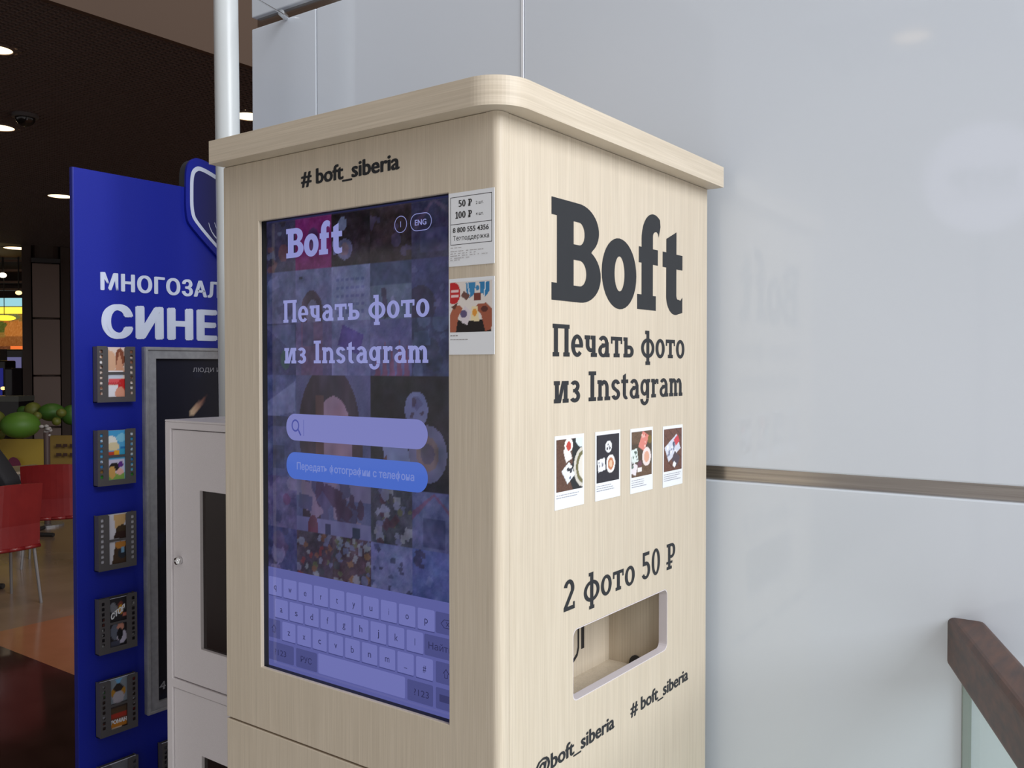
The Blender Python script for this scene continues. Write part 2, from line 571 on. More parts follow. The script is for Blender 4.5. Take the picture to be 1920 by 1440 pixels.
# ------------------------------------------------------------------ painted pictures (colour per grid vertex)
class Canvas:
    def __init__(s, w_, h_, c, seed=0):
        s.w, s.h = w_, h_
        s.a = np.empty((h_, w_, 3))
        s.a[:] = c
        ys, xs = np.mgrid[0:h_, 0:w_]
        s.X, s.Y = xs / (w_ - 1), ys / (h_ - 1)
        s.rs = np.random.RandomState(seed)

    def _m(s, mask, c, k=1.0):
        s.a[mask] = s.a[mask] * (1 - k) + np.array(c, float) * k

    def rect(s, x0, y0, x1, y1, c, k=1.0, rot=0.0):
        cx, cy = (x0 + x1) / 2, (y0 + y1) / 2
        asp = s.h / s.w
        dx, dy = s.X - cx, (s.Y - cy) * asp
        t = math.radians(rot)
        u = dx * math.cos(t) + dy * math.sin(t)
        v = -dx * math.sin(t) + dy * math.cos(t)
        s._m((abs(u) <= (x1 - x0) / 2) & (abs(v) <= (y1 - y0) / 2 * asp), c, k)
        return s

    def ell(s, cx, cy, rx, ry, c, k=1.0):
        s._m(((s.X - cx) / rx) ** 2 + ((s.Y - cy) / ry) ** 2 <= 1, c, k)
        return s

    def poly(s, pts, c, k=1.0):
        ins = np.zeros(s.X.shape, bool)
        n = len(pts)
        for i in range(n):
            (xa, ya), (xb, yb) = pts[i], pts[(i + 1) % n]
            if ya == yb:
                continue
            cond = ((ya > s.Y) != (yb > s.Y)) & (s.X < (xb - xa) * (s.Y - ya) / (yb - ya) + xa)
            ins ^= cond
        s._m(ins, c, k)
        return s

    def grad(s, c0, c1):
        s.a[:] = np.array(c0) * (1 - s.Y[..., None]) + np.array(c1) * s.Y[..., None]
        return s

    def speck(s, amt):
        s.a += s.rs.randn(s.h, s.w, 1) * amt
        return s

    def scatter(s, n, cols, rmin, rmax, box=(0, 0, 1, 1)):
        for _ in range(n):
            c = cols[s.rs.randint(len(cols))]
            x, y = s.rs.uniform(box[0], box[2]), s.rs.uniform(box[1], box[3])
            r = s.rs.uniform(rmin, rmax)
            if s.rs.rand() < .5:
                s.ell(x, y, r, r * s.rs.uniform(.5, 1.2), c, .9)
            else:
                s.rect(x - r, y - r * .7, x + r, y + r * .7, c, .9, s.rs.uniform(0, 90))
        return s

    def blit(s, cv, x0, y0, x1, y1):
        i0, i1 = int(round(x0 * (s.w - 1))), int(round(x1 * (s.w - 1)))
        j0, j1 = int(round(y0 * (s.h - 1))), int(round(y1 * (s.h - 1)))
        i0c, j0c = max(i0, 0), max(j0, 0)
        i1c, j1c = min(i1, s.w), min(j1, s.h)
        for j in range(j0c, j1c):
            jj = int((j - j0) / max(1, j1 - j0) * cv.h)
            ii = ((np.arange(i0c, i1c) - i0) / max(1, i1 - i0) * cv.w).astype(int)
            s.a[j, i0c:i1c] = cv.a[min(jj, cv.h - 1), np.clip(ii, 0, cv.w - 1)]
        return s


def picture(name, cv, plane, u0, u1, v0, v1, mat, parent=None, label=None, origin=None, thick=0.0):
    W, H = cv.w, cv.h
    vs_ = [plane.at(u0 + (u1 - u0) * i / (W - 1), v0 + (v1 - v0) * j / (H - 1)) for j in range(H) for i in range(W)]
    fs = [(j * W + i, j * W + i + 1, (j + 1) * W + i + 1, (j + 1) * W + i) for j in range(H - 1) for i in range(W - 1)]
    o = link(name, vs_, fs, mat, parent, normals=False, origin=origin)
    a = np.clip(cv.a / 255.0, 0, 1)
    lin = np.where(a <= 0.04045, a / 12.92, ((a + 0.055) / 1.055) ** 2.4)
    at = o.data.color_attributes.new('Col', 'FLOAT_COLOR', 'POINT')
    buf = np.ones((W * H, 4), np.float32)
    buf[:, :3] = lin.reshape(-1, 3)
    at.data.foreach_set('color', buf.ravel())
    if label:
        o['label'] = label
    return o


# ================================================================== SETTING
# floor: beige stone beyond, terracotta band, dark brown band nearest the stand
fl = struct(MB().box(-20, 8, -9, 16, -0.2, -0.006).put('floor', DARKFL))
for nm, mt, bx in (('stone_field', BEIGEFL, (-20, -5.0, 1.485, 16)), ('stone_band', ORANGEFL, (-5.0, -1.2, 1.485, 16)),
                   ('stone_border', DARKFL, (-20, -1.2, -9, 1.485)), ('stone_field', LIGHTFL, (-1.2, 8, -9, 1.485))):
    MB().box(bx[0], bx[1], bx[2], bx[3], -0.006, 0).put(nm, mt, fl)
MB().box(-1.2, 8, 1.485, 16, -0.006, 0).put('stone_field', BEIGEFL, fl)

# glossy panelled wall behind the kiosk
WA = 0.0209
WU = Vector((math.cos(WA), math.sin(WA), 0))
WN = Vector((-math.sin(WA), math.cos(WA), 0))
W0 = Vector((0, 0.6601, 0))


def wbox(s0, s1, d0, d1, z0, z1, mb=None):
    mb = mb or MB()
    vs_ = [W0 + WU * s + WN * d + Vector((0, 0, z)) for z in (z0, z1) for s, d in ((s0, d0), (s1, d0), (s1, d1), (s0, d1))]
    return mb.add(vs_, [(0, 3, 2, 1), (4, 5, 6, 7), (0, 1, 5, 4), (1, 2, 6, 5), (2, 3, 7, 6), (3, 0, 4, 7)])


ZG0, ZG1, ZU0, ZU1 = 1.3894, 1.4155, 2.4985, 2.529
wall = struct(wbox(-1.296, 3.2, 0.032, 0.22, 0, 4.2).put('wall_back', WALLBACK))
S1, S2 = -1.055, -0.428
for (a, b, c, d) in ((-1.303, S1 - .001, ZG1, ZU0), (S1 + .001, S2 - .0035, ZG1, ZU0), (S2 + .0035, 1.40, ZG1, ZU0), (1.407, 3.2, ZG1, ZU0),
                     (-1.303, S2 - .0035, 0.25, ZG0), (S2 + .0035, 1.40, 0.25, ZG0), (1.407, 3.2, 0.25, ZG0),
                     (-1.303, S2 - .0035, ZU1, 4.2), (S2 + .0035, 1.40, ZU1, 4.2), (1.407, 3.2, ZU1, 4.2),
                     (-1.303, 3.2, 0.0, 0.24)):
    wbox(a, b, 0, 0.03, c, d).put('panel', WALLP, wall, bevel=0.0028, seg=2)
for z0, z1 in ((ZG0, ZG1), (ZU0, ZU1)):
    wbox(-1.296, 3.2, 0.014, 0.031, z0 - .003, z1 + .003).put('groove_strip', STEEL, wall)
for s in (S2, 1.4035):
    wbox(s - .0032, s + .0022, -0.0015, 0.031, ZG1 + .001, 4.2).put('joint_strip', WALLEDGE, wall)

# far walls that close the dim hall on the left
HALLW = pmat('dim_hall_wall', (0.075, 0.05, 0.04), 0.7)
struct(MB().box(-20.2, -20, -9, 16, 0, 6).put('wall_left', HALLW))
struct(MB().box(-20, -1.2, 15.8, 16, 0, 6).put('wall_far', HALLW))

# dark open-cell ceiling, its plenum and the plaster fascia along its edge
ceil = struct(MB().box(-20, -3.78, -9, 16, 3.75, 3.85).put('ceiling', PLENUM))
g = MB()
x = -13.0
while x < -3.8:
    g.box(x, x + 0.006, -2.0, 9.0, 3.4, 3.44)
    x += 0.042
y = -2.0
while y < 9.0:
    g.box(-13.0, -3.78, y, y + 0.006, 3.4, 3.44)
    y += 0.042
go = g.put('ceiling_grid', CEILM, ceil, normals=False)
go['kind'] = 'stuff'
MB().box(-20, -13.0, -9, 16, 3.4, 3.42).put('ceiling_board', CEILM, ceil)
MB().box(-13, -3.78, 9.0, 16, 3.4, 3.42).put('ceiling_board', CEILM, ceil)
MB().box(-13, -3.78, -9, -2.0, 3.4, 3.42).put('ceiling_board', CEILM, ceil)
struct(MB().box(-3.79, -3.75, -9, 16, 3.39, 6.0).put('trim_1', FASCIA))

# recessed downlights
LAMP = glow('warm_lamp', (1.0, 0.74, 0.42), 3.2)


def downlight(x, y, z, r, label, power=28):
    t = thing('downlight', (x, y, z), label, 'ceiling light', 'round downlights in the dark ceiling' if z < 3.5 and x < -3 else None)
    n = 24
    m = MB()
    m.slab(ellp(x, y, r * 1.18, r * 1.18, n), [ellp(x, y, r, r, n)], 'z', z - 0.008, z + 0.004)
    m.put('trim_ring', CEILM, t)
    MB().slab(ellp(x, y, r * .98, r * .98, n), [], 'z', z - 0.004, z + 0.03).put('lamp_face', LAMP, t)
    ld = bpy.data.lights.new('downlight_beam', 'SPOT')
    ld.energy = power
    ld.spot_size = 2.2
    ld.spot_blend = 0.8
    ld.shadow_soft_size = r * 0.8
    ld.color = (1.0, 0.82, 0.6)
    lo = bpy.data.objects.new('downlight_beam', ld)
    COL.objects.link(lo)
    lo.location = (0, 0, -0.02)
    lo.parent = t


downlight(-4.69, 1.50, 3.4, 0.080, 'round downlight at the upper left photo edge, nearest the camera')
downlight(-6.42, 2.28, 3.4, 0.105, 'bright round downlight at the left photo edge beside the dome camera')
downlight(-4.66, 3.20, 3.4, 0.11, 'round downlight seen between the white pole and the wall end')
downlight(-8.75, 3.93, 3.4, 0.12, 'round downlight just left of the top of the blue stand')
downlight(-13.4, 5.65, 3.4, 0.19, 'farthest round downlight, above the arcade')

# dome camera on the ceiling
t = thing('dome_camera', (-5.92, 2.235, 3.4), 'small black dome camera on the dark grid ceiling', 'security camera')
MB().cyl((-5.92, 2.235, 3.375), (-5.92, 2.235, 3.4), .085, .085, 24).put('base_ring', pmat('grey_ring', (.09, .08, .08), .4), t)
MB().ball((-5.92, 2.235, 3.375), .066, .066, .06).put('dome', pmat('dome_black', (.01, .008, .008), .1), t, smooth=True)

# ================================================================== KIOSK
XL, YB, ZC = -0.558, 0.628, 1.921
kiosk = thing('photo_kiosk', (XL / 2, YB / 2, 0), 'tall pale maple photo printing kiosk with a touch display and black lettering', 'kiosk')
SX0, SX1, SZ0, SZ1 = -0.470, -0.083, 1.127, 1.827
fp = MB().slab(rect(XL, 1.0292, -0.020, ZC), [rect(SX0, SZ0, SX1, SZ1)], 'y', 0, 0.0065).put('front_panel', WOODV, kiosk, bevel=0.0010)
MB().slab(rect(XL + .001, 1.032, -0.021, ZC - .001), [rect(SX0 - .0005, SZ0 - .0005, SX1 + .0005, SZ1 + .0005)], 'y', 0.0065, 0.0165).put('opening_liner', pmat('liner_black', (.012, .012, .014), .5), kiosk)
MB().box(XL, -0.020, 0, 0.018, 0.08, 1.0258).put('lower_front_panel', WOODV, kiosk, bevel=0.0012)
MB().box(XL + .004, -0.020, 0.004, 0.02, 1.02, 1.035).put('joint_backing', pmat('joint_shadow_wood', (.22, .16, .11), .7), kiosk)
slot = rrect(0.174, 1.122, 0.472, 1.2255, 0.011, 5)
MB().slab(rect(0.0214, 0.08, YB, ZC), [slot], 'x', -0.016, 0).put('side_panel', WOODV, kiosk, bevel=0.0008)
n = 10
q = [(-0.011 + 0.011 * math.sin(math.pi / 2 * i / n), 0.011 - 0.011 * math.cos(math.pi / 2 * i / n)) for i in range(n + 1)]
MB().slab([(-0.0199, 0.0)] + q + [(0.0, 0.0206), (-0.0199, 0.0206)], [], 'z', 0.0, ZC).put('corner_post', WOODV, kiosk)
MB().box(XL, XL + .016, 0.018, YB, 0.08, ZC).put('left_side_panel', WOODV, kiosk)
MB().box(XL + .016, -0.016, YB - .012, YB, 0.08, ZC).put('back_panel', WOODV, kiosk)
MB().box(XL + .03, -0.03, 0.03, YB - .02, 0, 0.08).put('plinth', pmat('plinth_black', (.03, .03, .03), .5), kiosk)
# cap with one large rounded corner
r = 0.052
cx, cy = 0.0295 - r, -0.0285 + r
co = [(cx + r * math.sin(a), cy - r * math.cos(a)) for a in [math.pi / 2 * i / 16 for i in range(17)]]
cap = MB().slab([(-0.556, -0.0285)] + co + [(0.0295, 0.632), (-0.556, 0.632)], [], 'z', ZC + .0005, 1.958).put('cap', WOODH, kiosk, bevel=0.0035, seg=3)

# slot recess
sm = WOODIN
MB().box(-0.122, -0.118, 0.10, 0.482, 1.076, 1.30).put('slot_back', sm, kiosk)
MB().box(-0.118, -0.0165, 0.10, 0.482, 1.076, 1.080).put('slot_tray', sm, kiosk)
MB().box(-0.118, -0.0165, 0.480, 0.484, 1.080, 1.30).put('slot_side', sm, kiosk)
MB().box(-0.118, -0.0165, 0.096, 0.10, 1.080, 1.30).put('slot_side', sm, kiosk)
MB().box(-0.118, -0.0165, 0.10, 0.48, 1.30, 1.304).put('slot_top', sm, kiosk)
rm = MB()
inner = rrect(0.1752, 1.1232, 0.4708, 1.2243, 0.0105, 5)
rm.slab(slot, [inner], 'x', -0.0155, -0.0003)
rm.put('slot_rim', RIM, kiosk)
SL = Plane((-0.1178, 0, 0), (0, 1, 0), (0, 0, 1))
flat('slot_marking', [([(0.3745, 1.24), (0.3745, 1.128), (0.371, 1.1185), (0.362, 1.1125), (0.345, 1.111), (0.345, 1.1045), (0.363, 1.106), (0.375, 1.1135), (0.380, 1.126), (0.380, 1.24)], []),
                      (rect(0.386, 1.122, 0.396, 1.24), [])], SL, INK, kiosk)
MB().slab([(-0.064 + .0125 * math.cos(t_), 1.0802 + .0175 * math.sin(t_)) for t_ in [math.pi * i / 14 for i in range(15)]], [], 'y', 0.4770, 0.4799).put('slot_port', pmat('port_black', (.02, .018, .02), .5), kiosk)

# side lettering (vinyl, 0.3 mm proud)
SP = Plane((0.0003, 0, 0), (0, 1, 0), (0, 0, 1))
letters('Boft', 0.118, 0.5275, 1.691, 0.140, SP, BLACKFILM, kiosk, gap=.02, fn=bold_glyph)
letters('Печать фото', 0.121, 0.534, 1.614, 0.0445, SP, BLACKFILM, kiosk)
letters('из Instagram', 0.124, 0.528, 1.5495, 0.0435, SP, BLACKFILM, kiosk)
letters('2 фото 50 ₽', 0.149, 0.501, 1.2565, 0.0435, SP, BLACKFILM, kiosk, s=.175, h=.12)
sanstext('lettering', '# boft_siberia', 0.343, 0.553, 1.0480, 0.0218, SP, BLACKFILM, kiosk, 0.042, 'small black tag # boft_siberia')
sanstext('lettering', '@boft_siberia', 0.079, 0.292, 1.0480, 0.0218, SP, BLACKFILM, kiosk, 0.042, 'small black tag @boft_siberia')
FP = Plane((0, -0.0003, 0), (1, 0, 0), (0, 0, 1))
sanstext('lettering', '# boft_siberia', -0.370, -0.169, 1.8695, 0.0228, FP, BLACKFILM, kiosk, 0.045, 'black tag # boft_siberia above the display')


# instant-photo cards on the side
def side_card(y0, y1, z0, z1, cv, cap_rows, label):
    c = MB().box(0.0002, 0.0008, y0, y1, z0, z1).put('photo_card', CARD, kiosk)
    c['label'] = label
    pl = Plane((0.00095, 0, 0), (0, 1, 0), (0, 0, 1))
    m = (y1 - y0) * .05
    picture('picture', cv, pl, y0 + m, y1 - m, z1 - m * 1.4 - (y1 - y0) * .95, z1 - m * 1.4, PIC, c)
    zz = z1 - m * 1.4 - (y1 - y0) * .95 - 0.0045
    ps = []
    rr = random.Random(int(y0 * 1e4))
    for k in range(cap_rows):
        u = y0 + m
        e = y0 + (y1 - y0) * rr.uniform(.5, .93)
        while u < e:
            wv = rr.uniform(.002, .007)
            ps.append((rect(u, zz - .0009, min(u + wv, e), zz + .0002), []))
            u += wv + .001
        zz -= .0034
    flat('caption', ps, pl, pmat('grey_caption_ink', (.35, .36, .42), .6), c)


brown = (92, 64, 52)
c1 = Canvas(44, 54, brown, 1).speck(6)
c1.poly([(0.62, 0), (0.45, .3), (.62, .55), (.55, 1), (1, 1), (1, 0)], (38, 40, 42))
c1.ell(1.05, .42, .40, .40, (205, 200, 190)).ell(1.05, .42, .31, .33, (110, 105, 70)).ell(1.05, .42, .22, .25, (220, 215, 205))
c1.ell(.95, .98, .22, .16, (215, 230, 235)).rect(.27, .18, .62, .50, (222, 226, 232), 1, 35).scatter(9, [(40, 42, 50), (90, 100, 120), (250, 250, 250)], .03, .07, (.34, .24, .56, .44))
c1.rect(.26, .60, .58, .80, (225, 220, 218), 1, -70).ell(.46, .88, .16, .14, (240, 235, 230)).ell(.46, .86, .09, .09, (185, 70, 60))
c2 = Canvas(44, 54, (42, 40, 48), 2).speck(3)
c2.ell(.52, .74, .145, .125, (235, 236, 240)).scatter(5, [(60, 60, 70), (150, 150, 160)], .02, .045, (.45, .67, .6, .8))
c2.ell(.62, .37, .20, .195, (232, 228, 226)).ell(.62, .37, .13, .13, (190, 120, 80)).ell(.62, .37, .075, .075, (225, 190, 160))
c2.rect(.05, .24, .37, .50, (232, 234, 238), 1, 8).scatter(5, [(120, 120, 130), (180, 180, 190)], .02, .04, (.1, .28, .32, .44))
c3 = Canvas(44, 54, (100, 78, 60), 3).speck(8)
c3.rect(0, .25, 1, .72, (72, 62, 50), .8).rect(.42, .58, .76, .97, (214, 130, 118), 1, -28).scatter(7, [(235, 200, 190), (170, 80, 70)], .02, .04, (.48, .65, .72, .92))
c3.ell(.74, .42, .22, .21, (228, 214, 210)).ell(.74, .42, .13, .125, (218, 165, 140)).rect(0, .32, .30, .62, (215, 225, 222), 1, 10).rect(0, .06, .26, .3, (225, 218, 222), 1, -20)
c3.rect(.28, .1, .5, .2, (235, 232, 230)).rect(.3, .22, .5, .34, (110, 75, 85), 1, 20).scatter(8, [(90, 110, 100), (60, 60, 60)], .02, .05, (0, .1, .3, .6)).ell(.9, .8, .1, .1, (120, 100, 50))
c4 = Canvas(44, 54, (104, 70, 60), 4).speck(6)
for k in range(5):
    c4.rect(-.3, .05 + .26 * k, 1.3, .065 + .26 * k, (60, 38, 34), 1, -38)
c4.rect(.10, .34, .86, .74, (205, 208, 222), 1, 28).scatter(14, [(70, 78, 105), (235, 235, 245), (120, 125, 150)], .03, .07, (.2, .36, .7, .66))
c4.rect(.58, .62, .84, .80, (200, 70, 80), 1, 30).rect(.5, .12, .82, .42, (80, 70, 80), 1, 55).rect(.5, .08, .66, .2, (235, 235, 240), 1, -30)
side_card(0.1253, 0.2015, 1.402, 1.5040, c1, 2, 'photo card with a plate and prints on brown wood')
side_card(0.2330, 0.3075, 1.4015, 1.5035, c2, 3, 'photo card with white saucers on black')
side_card(0.3395, 0.4150, 1.4000, 1.5020, c3, 4, 'photo card with a pink print and a coffee cup')
side_card(0.4515, 0.5265, 1.3975, 1.5000, c4, 4, 'photo card with prints fanned on brown planks')


# cards on the front
def front_card(x0, x1, z0, z1, label):
    c = MB().box(x0, x1, -0.0008, -0.0001, z0, z1).put('photo_card', CARD, kiosk)
    c['label'] = label
    return c


pf = Plane((0, -0.00095, 0), (1, 0, 0), (0, 0, 1))
ca = front_card(-0.0815, -0.0068, 1.7300, 1.8250, 'white price card with a thin black frame')
fr0, fr1 = -0.0785, -0.0105
flat('printed_frame', [(rect(fr0, 1.7575, fr1, 1.8195), [rect(fr0 + .0007, 1.7582, fr1 - .0007, 1.7838)[::-1], rect(fr0 + .0007, 1.7845, fr1 - .0007, 1.8188)[::-1]])], pf, INK, ca)
flat('price_text', slabtext('50 ₽', -0.0650, -0.0425, 1.8060, 0.0088, gap=.06), pf, INK, ca)
flat('price_text', slabtext('100 ₽', -0.0700, -0.0425, 1.7915, 0.0088, gap=.06), pf, INK, ca)
sanstext('small_text', '2 шт.', -0.0362, -0.0240, 1.8070, 0.0040, pf, INK, ca, 0.0)
sanstext('small_text', '4 шт.', -0.0362, -0.0240, 1.7927, 0.0040, pf, INK, ca, 0.0)
sanstext('phone_text', '8 800 555 4356', -0.0745, -0.0155, 1.7735, 0.0066, pf, INK, ca, 0.02)
sanstext('support_text', 'Техподдержка', -0.0740, -0.0150, 1.7632, 0.0062, pf, INK, ca, 0.0)
ps = []
rr = random.Random(5)
for z, l in ((1.7535, .2), (1.7490, .85), (1.7460, .6), (1.7430, .88), (1.7400, .4), (1.7375, .25)):
    u = fr0
    while u < fr0 + .068 * l:
        ps.append((rect(u, z, u + rr.uniform(.002, .006), z + .0008), []))
        u += .0065
flat('caption', ps, pf, pmat('pale_caption_ink', (.40, .38, .38), .6), ca)
cb = front_card(-0.0815, -0.0068, 1.6155, 1.7140, 'white photo card showing two hands holding small prints')
h = Canvas(56, 62, (222, 214, 208), 8)
h.ell(.08, .78, .17, .22, (190, 40, 44)).rect(.02, .80, .2, .845, (235, 215, 215), .9).rect(.02, .70, .2, .745, (235, 215, 215), .9)
h.poly([(.38, .98), (.62, .98), (.58, .74), (.46, .66), (.40, .80)], (58, 130, 178)).poly([(.70, .98), (.94, .98), (.93, .78), (.84, .68), (.74, .78)], (50, 122, 172))
h.rect(.44, .7, .46, .98, (230, 235, 240), 1, 10).rect(.82, .7, .84, .98, (230, 235, 240), 1, -6)
h.ell(.66, .86, .045, .05, (58, 130, 178)).ell(.76, .80, .05, .05, (58, 130, 178))
h.rect(.28, .66, .46, .78, (110, 75, 68), 1, -35).rect(.58, .62, .74, .76, (120, 62, 52))
h.poly([(.0, 0), (0.06, .3), (.28, .22), (.62, .22), (.98, .28), (.98, 0)], (34, 28, 28))
h.poly([(0, 0), (.0, .36), (.10, .52), (.24, .54), (.30, .47), (.20, .30), (.14, 0)], (168, 96, 72)).poly([(.02, .5), (.2, .6), (.12, .45)], (100, 60, 50))
h.poly([(.98, .05), (1.0, .44), (.86, .56), (.66, .54), (.60, .46), (.74, .34), (.84, 0)], (158, 88, 66)).ell(.82, .44, .08, .06, (90, 48, 42))
h.poly([(.22, .3), (.36, .52), (.50, .40), (.42, .14), (.30, .18)], (215, 205, 212)).ell(.33, .36, .08, .08, (96, 84, 120))
h.poly([(.52, .5), (.66, .50), (.70, .2), (.50, .22)], (232, 214, 170)).ell(.59, .38, .05, .08, (222, 150, 60))
picture('picture', h, pf, -0.0795, -0.0100, 1.6445, 1.7095, PIC, cb)
flat('caption', [(rect(-.079 + k * .0045, 1.6395, -.0755 + k * .0045, 1.6408), []) for k in range(3)] + [(rect(-.079 + k * .005, 1.6345, -.0748 + k * .005, 1.6354), []) for k in range(6)], pf, pmat('caption_ink_b', (.30, .28, .28), .6), cb)

# ------------------------------------------------------------------ display
DP = 0.0165
disp = MB().box(SX0 - .03, SX1 + .03, DP, DP + .03, SZ0 - .03, SZ1 + .03).put('display', pmat('display_bezel', (.008, .008, .010), .07), kiosk)
A0, A1, B0, B1 = -0.4775, -0.0775, 1.124, 1.836
CW, CH = 201, 357
scr = Canvas(CW, CH, (40, 42, 78), 10)


def tile(cv, c, r, w_=1, h_=1):
    for nn_, am in ((5, 7.0), (11, 5.0), (20, 3.5)):
        lo_ = cv.rs.randn(nn_ + 1, nn_ + 1, 1) * am * np.array([1.0, .9, 1.1]) + cv.rs.randn(nn_ + 1, nn_ + 1, 3) * am * .2
        gx, gy = cv.X * (nn_ - .01), cv.Y * (nn_ - .01)
        ix, iy = gx.astype(int), gy.astype(int)
        fx, fy = (gx - ix)[..., None], (gy - iy)[..., None]
        cv.a += (lo_[iy, ix] * (1 - fx) + lo_[iy, ix + 1] * fx) * (1 - fy) + (lo_[iy + 1, ix] * (1 - fx) + lo_[iy + 1, ix + 1] * fx) * fy
    x0 = -0.4815 + c * .0798
    z1 = 1.827 - r * .0795
    scr.blit(cv, (x0 - A0) / (A1 - A0), (z1 - .0795 * h_ - B0) / (B1 - B0), (x0 + .0798 * w_ - A0) / (A1 - A0), (z1 - B0) / (B1 - B0))


def T(c, seed=0, n_=40):
    return Canvas(n_, n_, c, seed).speck(2.0)


dk, md, lt = (36, 32, 46), (52, 54, 88), (82, 86, 128)
tile(T((44, 42, 66), 1).scatter(9, [dk, (66, 70, 96), (72, 50, 60)], .05, .16), 0, 0)
tile(T((86, 24, 78), 2).ell(.5, .6, .16, .18, (58, 34, 72)).rect(.42, .25, .56, .5, (70, 50, 84)), 1, 0)
k = T((32, 26, 34), 3, 60)
k.ell(.28, .78, .12, .13, (82, 88, 118)).ell(.34, .30, .20, .20, (74, 74, 104)).ell(.34, .30, .12, .12, (88, 76, 92)).rect(.02, .22, .16, .5, (80, 86, 124), 1, 10)
tile(k, 2, 0, 1, 1)
tile(T((36, 28, 34), 4).scatter(8, [(44, 36, 40), (52, 46, 70)], .05, .15), 3, 0)
tile(T((40, 40, 64), 5).poly([(.1, .5), (.5, .95), (1, .6), (1, .75), (.5, 1), (0, .6)], (58, 50, 74)).rect(.2, .1, .8, .5, (48, 48, 78)), 4, 0)
tile(T((62, 66, 102), 6).scatter(4, [(48, 50, 86), (76, 80, 120)], .1, .2), 0, 1)
tile(T((72, 76, 114), 7).ell(.45, .15, .32, .45, (52, 42, 62)).ell(.48, .12, .18, .30, (80, 78, 108)).rect(.1, .84, .2, .88, (40, 40, 66)), 1, 1)
cal = T((84, 90, 128), 8)
for a in range(6):
    for b in range(5):
        cal.rect(.12 + a * .13, .12 + b * .15, .20 + a * .13, .18 + b * .15, (66, 72, 116))
tile(cal, 2, 1)
tile(T((66, 76, 104), 9).rect(.3, 0, .42, .55, (44, 40, 66), 1, 8).rect(.55, 0, .64, .4, (84, 88, 124), 1, 20).rect(0, .6, 1, 1, (48, 56, 88)), 3, 1)
tile(T((46, 48, 88), 10).ell(.2, .2, .35, .35, (38, 36, 64)).scatter(6, [(62, 66, 104)], .05, .12), 4, 1)
tile(T((44, 46, 84), 11).poly([(0, 1), (1, .4), (1, 1)], (60, 64, 104)).ell(.7, .3, .15, .2, (44, 66, 76)), 0, 2)
tile(T((66, 60, 100), 12).rect(.15, 0, .75, 1, (74, 58, 92)).rect(.2, .55, .5, 1, (58, 54, 90)), 1, 2)
tile(T((76, 78, 120), 13).rect(.2, .45, .8, .85, (56, 46, 106), 1, -20).rect(0, 0, .4, .3, (88, 88, 130)), 2, 2)
bb = T((66, 66, 110), 14)
for a in range(5):
    bb.poly([(.1 + a * .18, 0), (.17 + a * .18, .6 + .1 * (a % 2)), (.24 + a * .18, 0)], (82, 52, 84))
tile(bb, 3, 2)
tile(T((38, 44, 76), 15).scatter(10, [(52, 62, 94), (30, 36, 60)], .06, .2), 4, 2)
tile(T((56, 62, 104), 16).poly([(0, .4), (1, .9), (1, .3), (0, .1)], (78, 84, 126)).rect(0, 0, 1, .2, (38, 42, 74)), 0, 3)
f = Canvas(80, 160, (64, 66, 104), 17).speck(2)
f.ell(.45, .74, .42, .30, (44, 36, 52)).rect(.08, .2, .34, .74, (44, 36, 50)).rect(.64, .42, .9, .74, (62, 48, 60))
f.ell(.52, .68, .25, .22, (112, 90, 116)).rect(.27, .6, .38, .9, (70, 50, 58)).rect(0, .42, 1, .50, (86, 80, 116)).scatter(30, [(58, 56, 90), (96, 84, 112), (52, 40, 66)], .03, .09, (.1, .3, .9, .5))
f.rect(.0, 0, 1, .32, (82, 80, 122)).rect(.16, .02, .30, .30, (74, 40, 60)).ell(.23, .30, .06, .03, (70, 42, 58)).rect(.40, .04, .48, .30, (40, 40, 70)).rect(.74, .02, .84, .30, (36, 42, 66), 1, -6)
tile(f, 1, 3, 2, 4)
p = Canvas(80, 80, (26, 24, 34), 18).speck(1.5)
p.ell(.55, .70, .135, .16, (84, 88, 128)).scatter(7, [(54, 46, 70), (70, 70, 108)], .02, .05, (.48, .62, .62, .78)).ell(.68, .32, .22, .25, (76, 76, 108)).ell(.68, .32, .13, .15, (86, 74, 84)).ell(.68, .32, .08, .09, (64, 58, 80))
p.rect(.16, .16, .46, .44, (88, 94, 132), 1, 12).poly([(0, .1), (.2, .3), (.2, .1)], (70, 50, 56))
tile(p, 3, 3, 2, 2)
tile(T((54, 58, 98), 19).rect(.3, .15, .65, .6, (38, 44, 76)), 0, 4)
tile(T((70, 66, 106), 20).scatter(8, [(54, 52, 92), (88, 84, 120), (70, 48, 86)], .08, .2), 0, 5)
foods = [(90, 92, 120), (46, 46, 60), (68, 70, 62), (96, 98, 116), (56, 40, 56), (74, 76, 108)]
tile(T((48, 50, 66), 21).scatter(42, foods, .04, .11), 3, 5)
tile(T((68, 72, 112), 22).poly([(0, .5), (.5, .95), (1, .5), (1, .6), (.5, 1), (0, .65)], (80, 60, 92)).rect(.25, .05, .75, .55, (52, 56, 92)), 4, 5)
tile(T((50, 52, 94), 23).scatter(12, [(62, 54, 92), (44, 44, 78), (84, 80, 120)], .07, .2), 0, 6)
tile(T((52, 44, 62), 24).scatter(46, foods + [(92, 46, 58), (86, 60, 58)], .04, .1), 1, 6)
tile(T((56, 44, 58), 25).scatter(46, foods + [(98, 42, 54), (92, 70, 60)], .04, .1), 2, 6)
tile(T((78, 82, 126), 26).scatter(16, [(56, 60, 98), (90, 92, 136), (44, 46, 76)], .03, .08), 3, 6)
tile(T((62, 70, 122), 27).scatter(8, [(48, 48, 80), (78, 84, 134)], .05, .12), 4, 6)
pl = Plane((0, DP - .0006, 0), (1, 0, 0), (0, 0, 1))
picture('screen_image', scr, pl, A0, A1, B0, B1, SCREENPIC, disp)

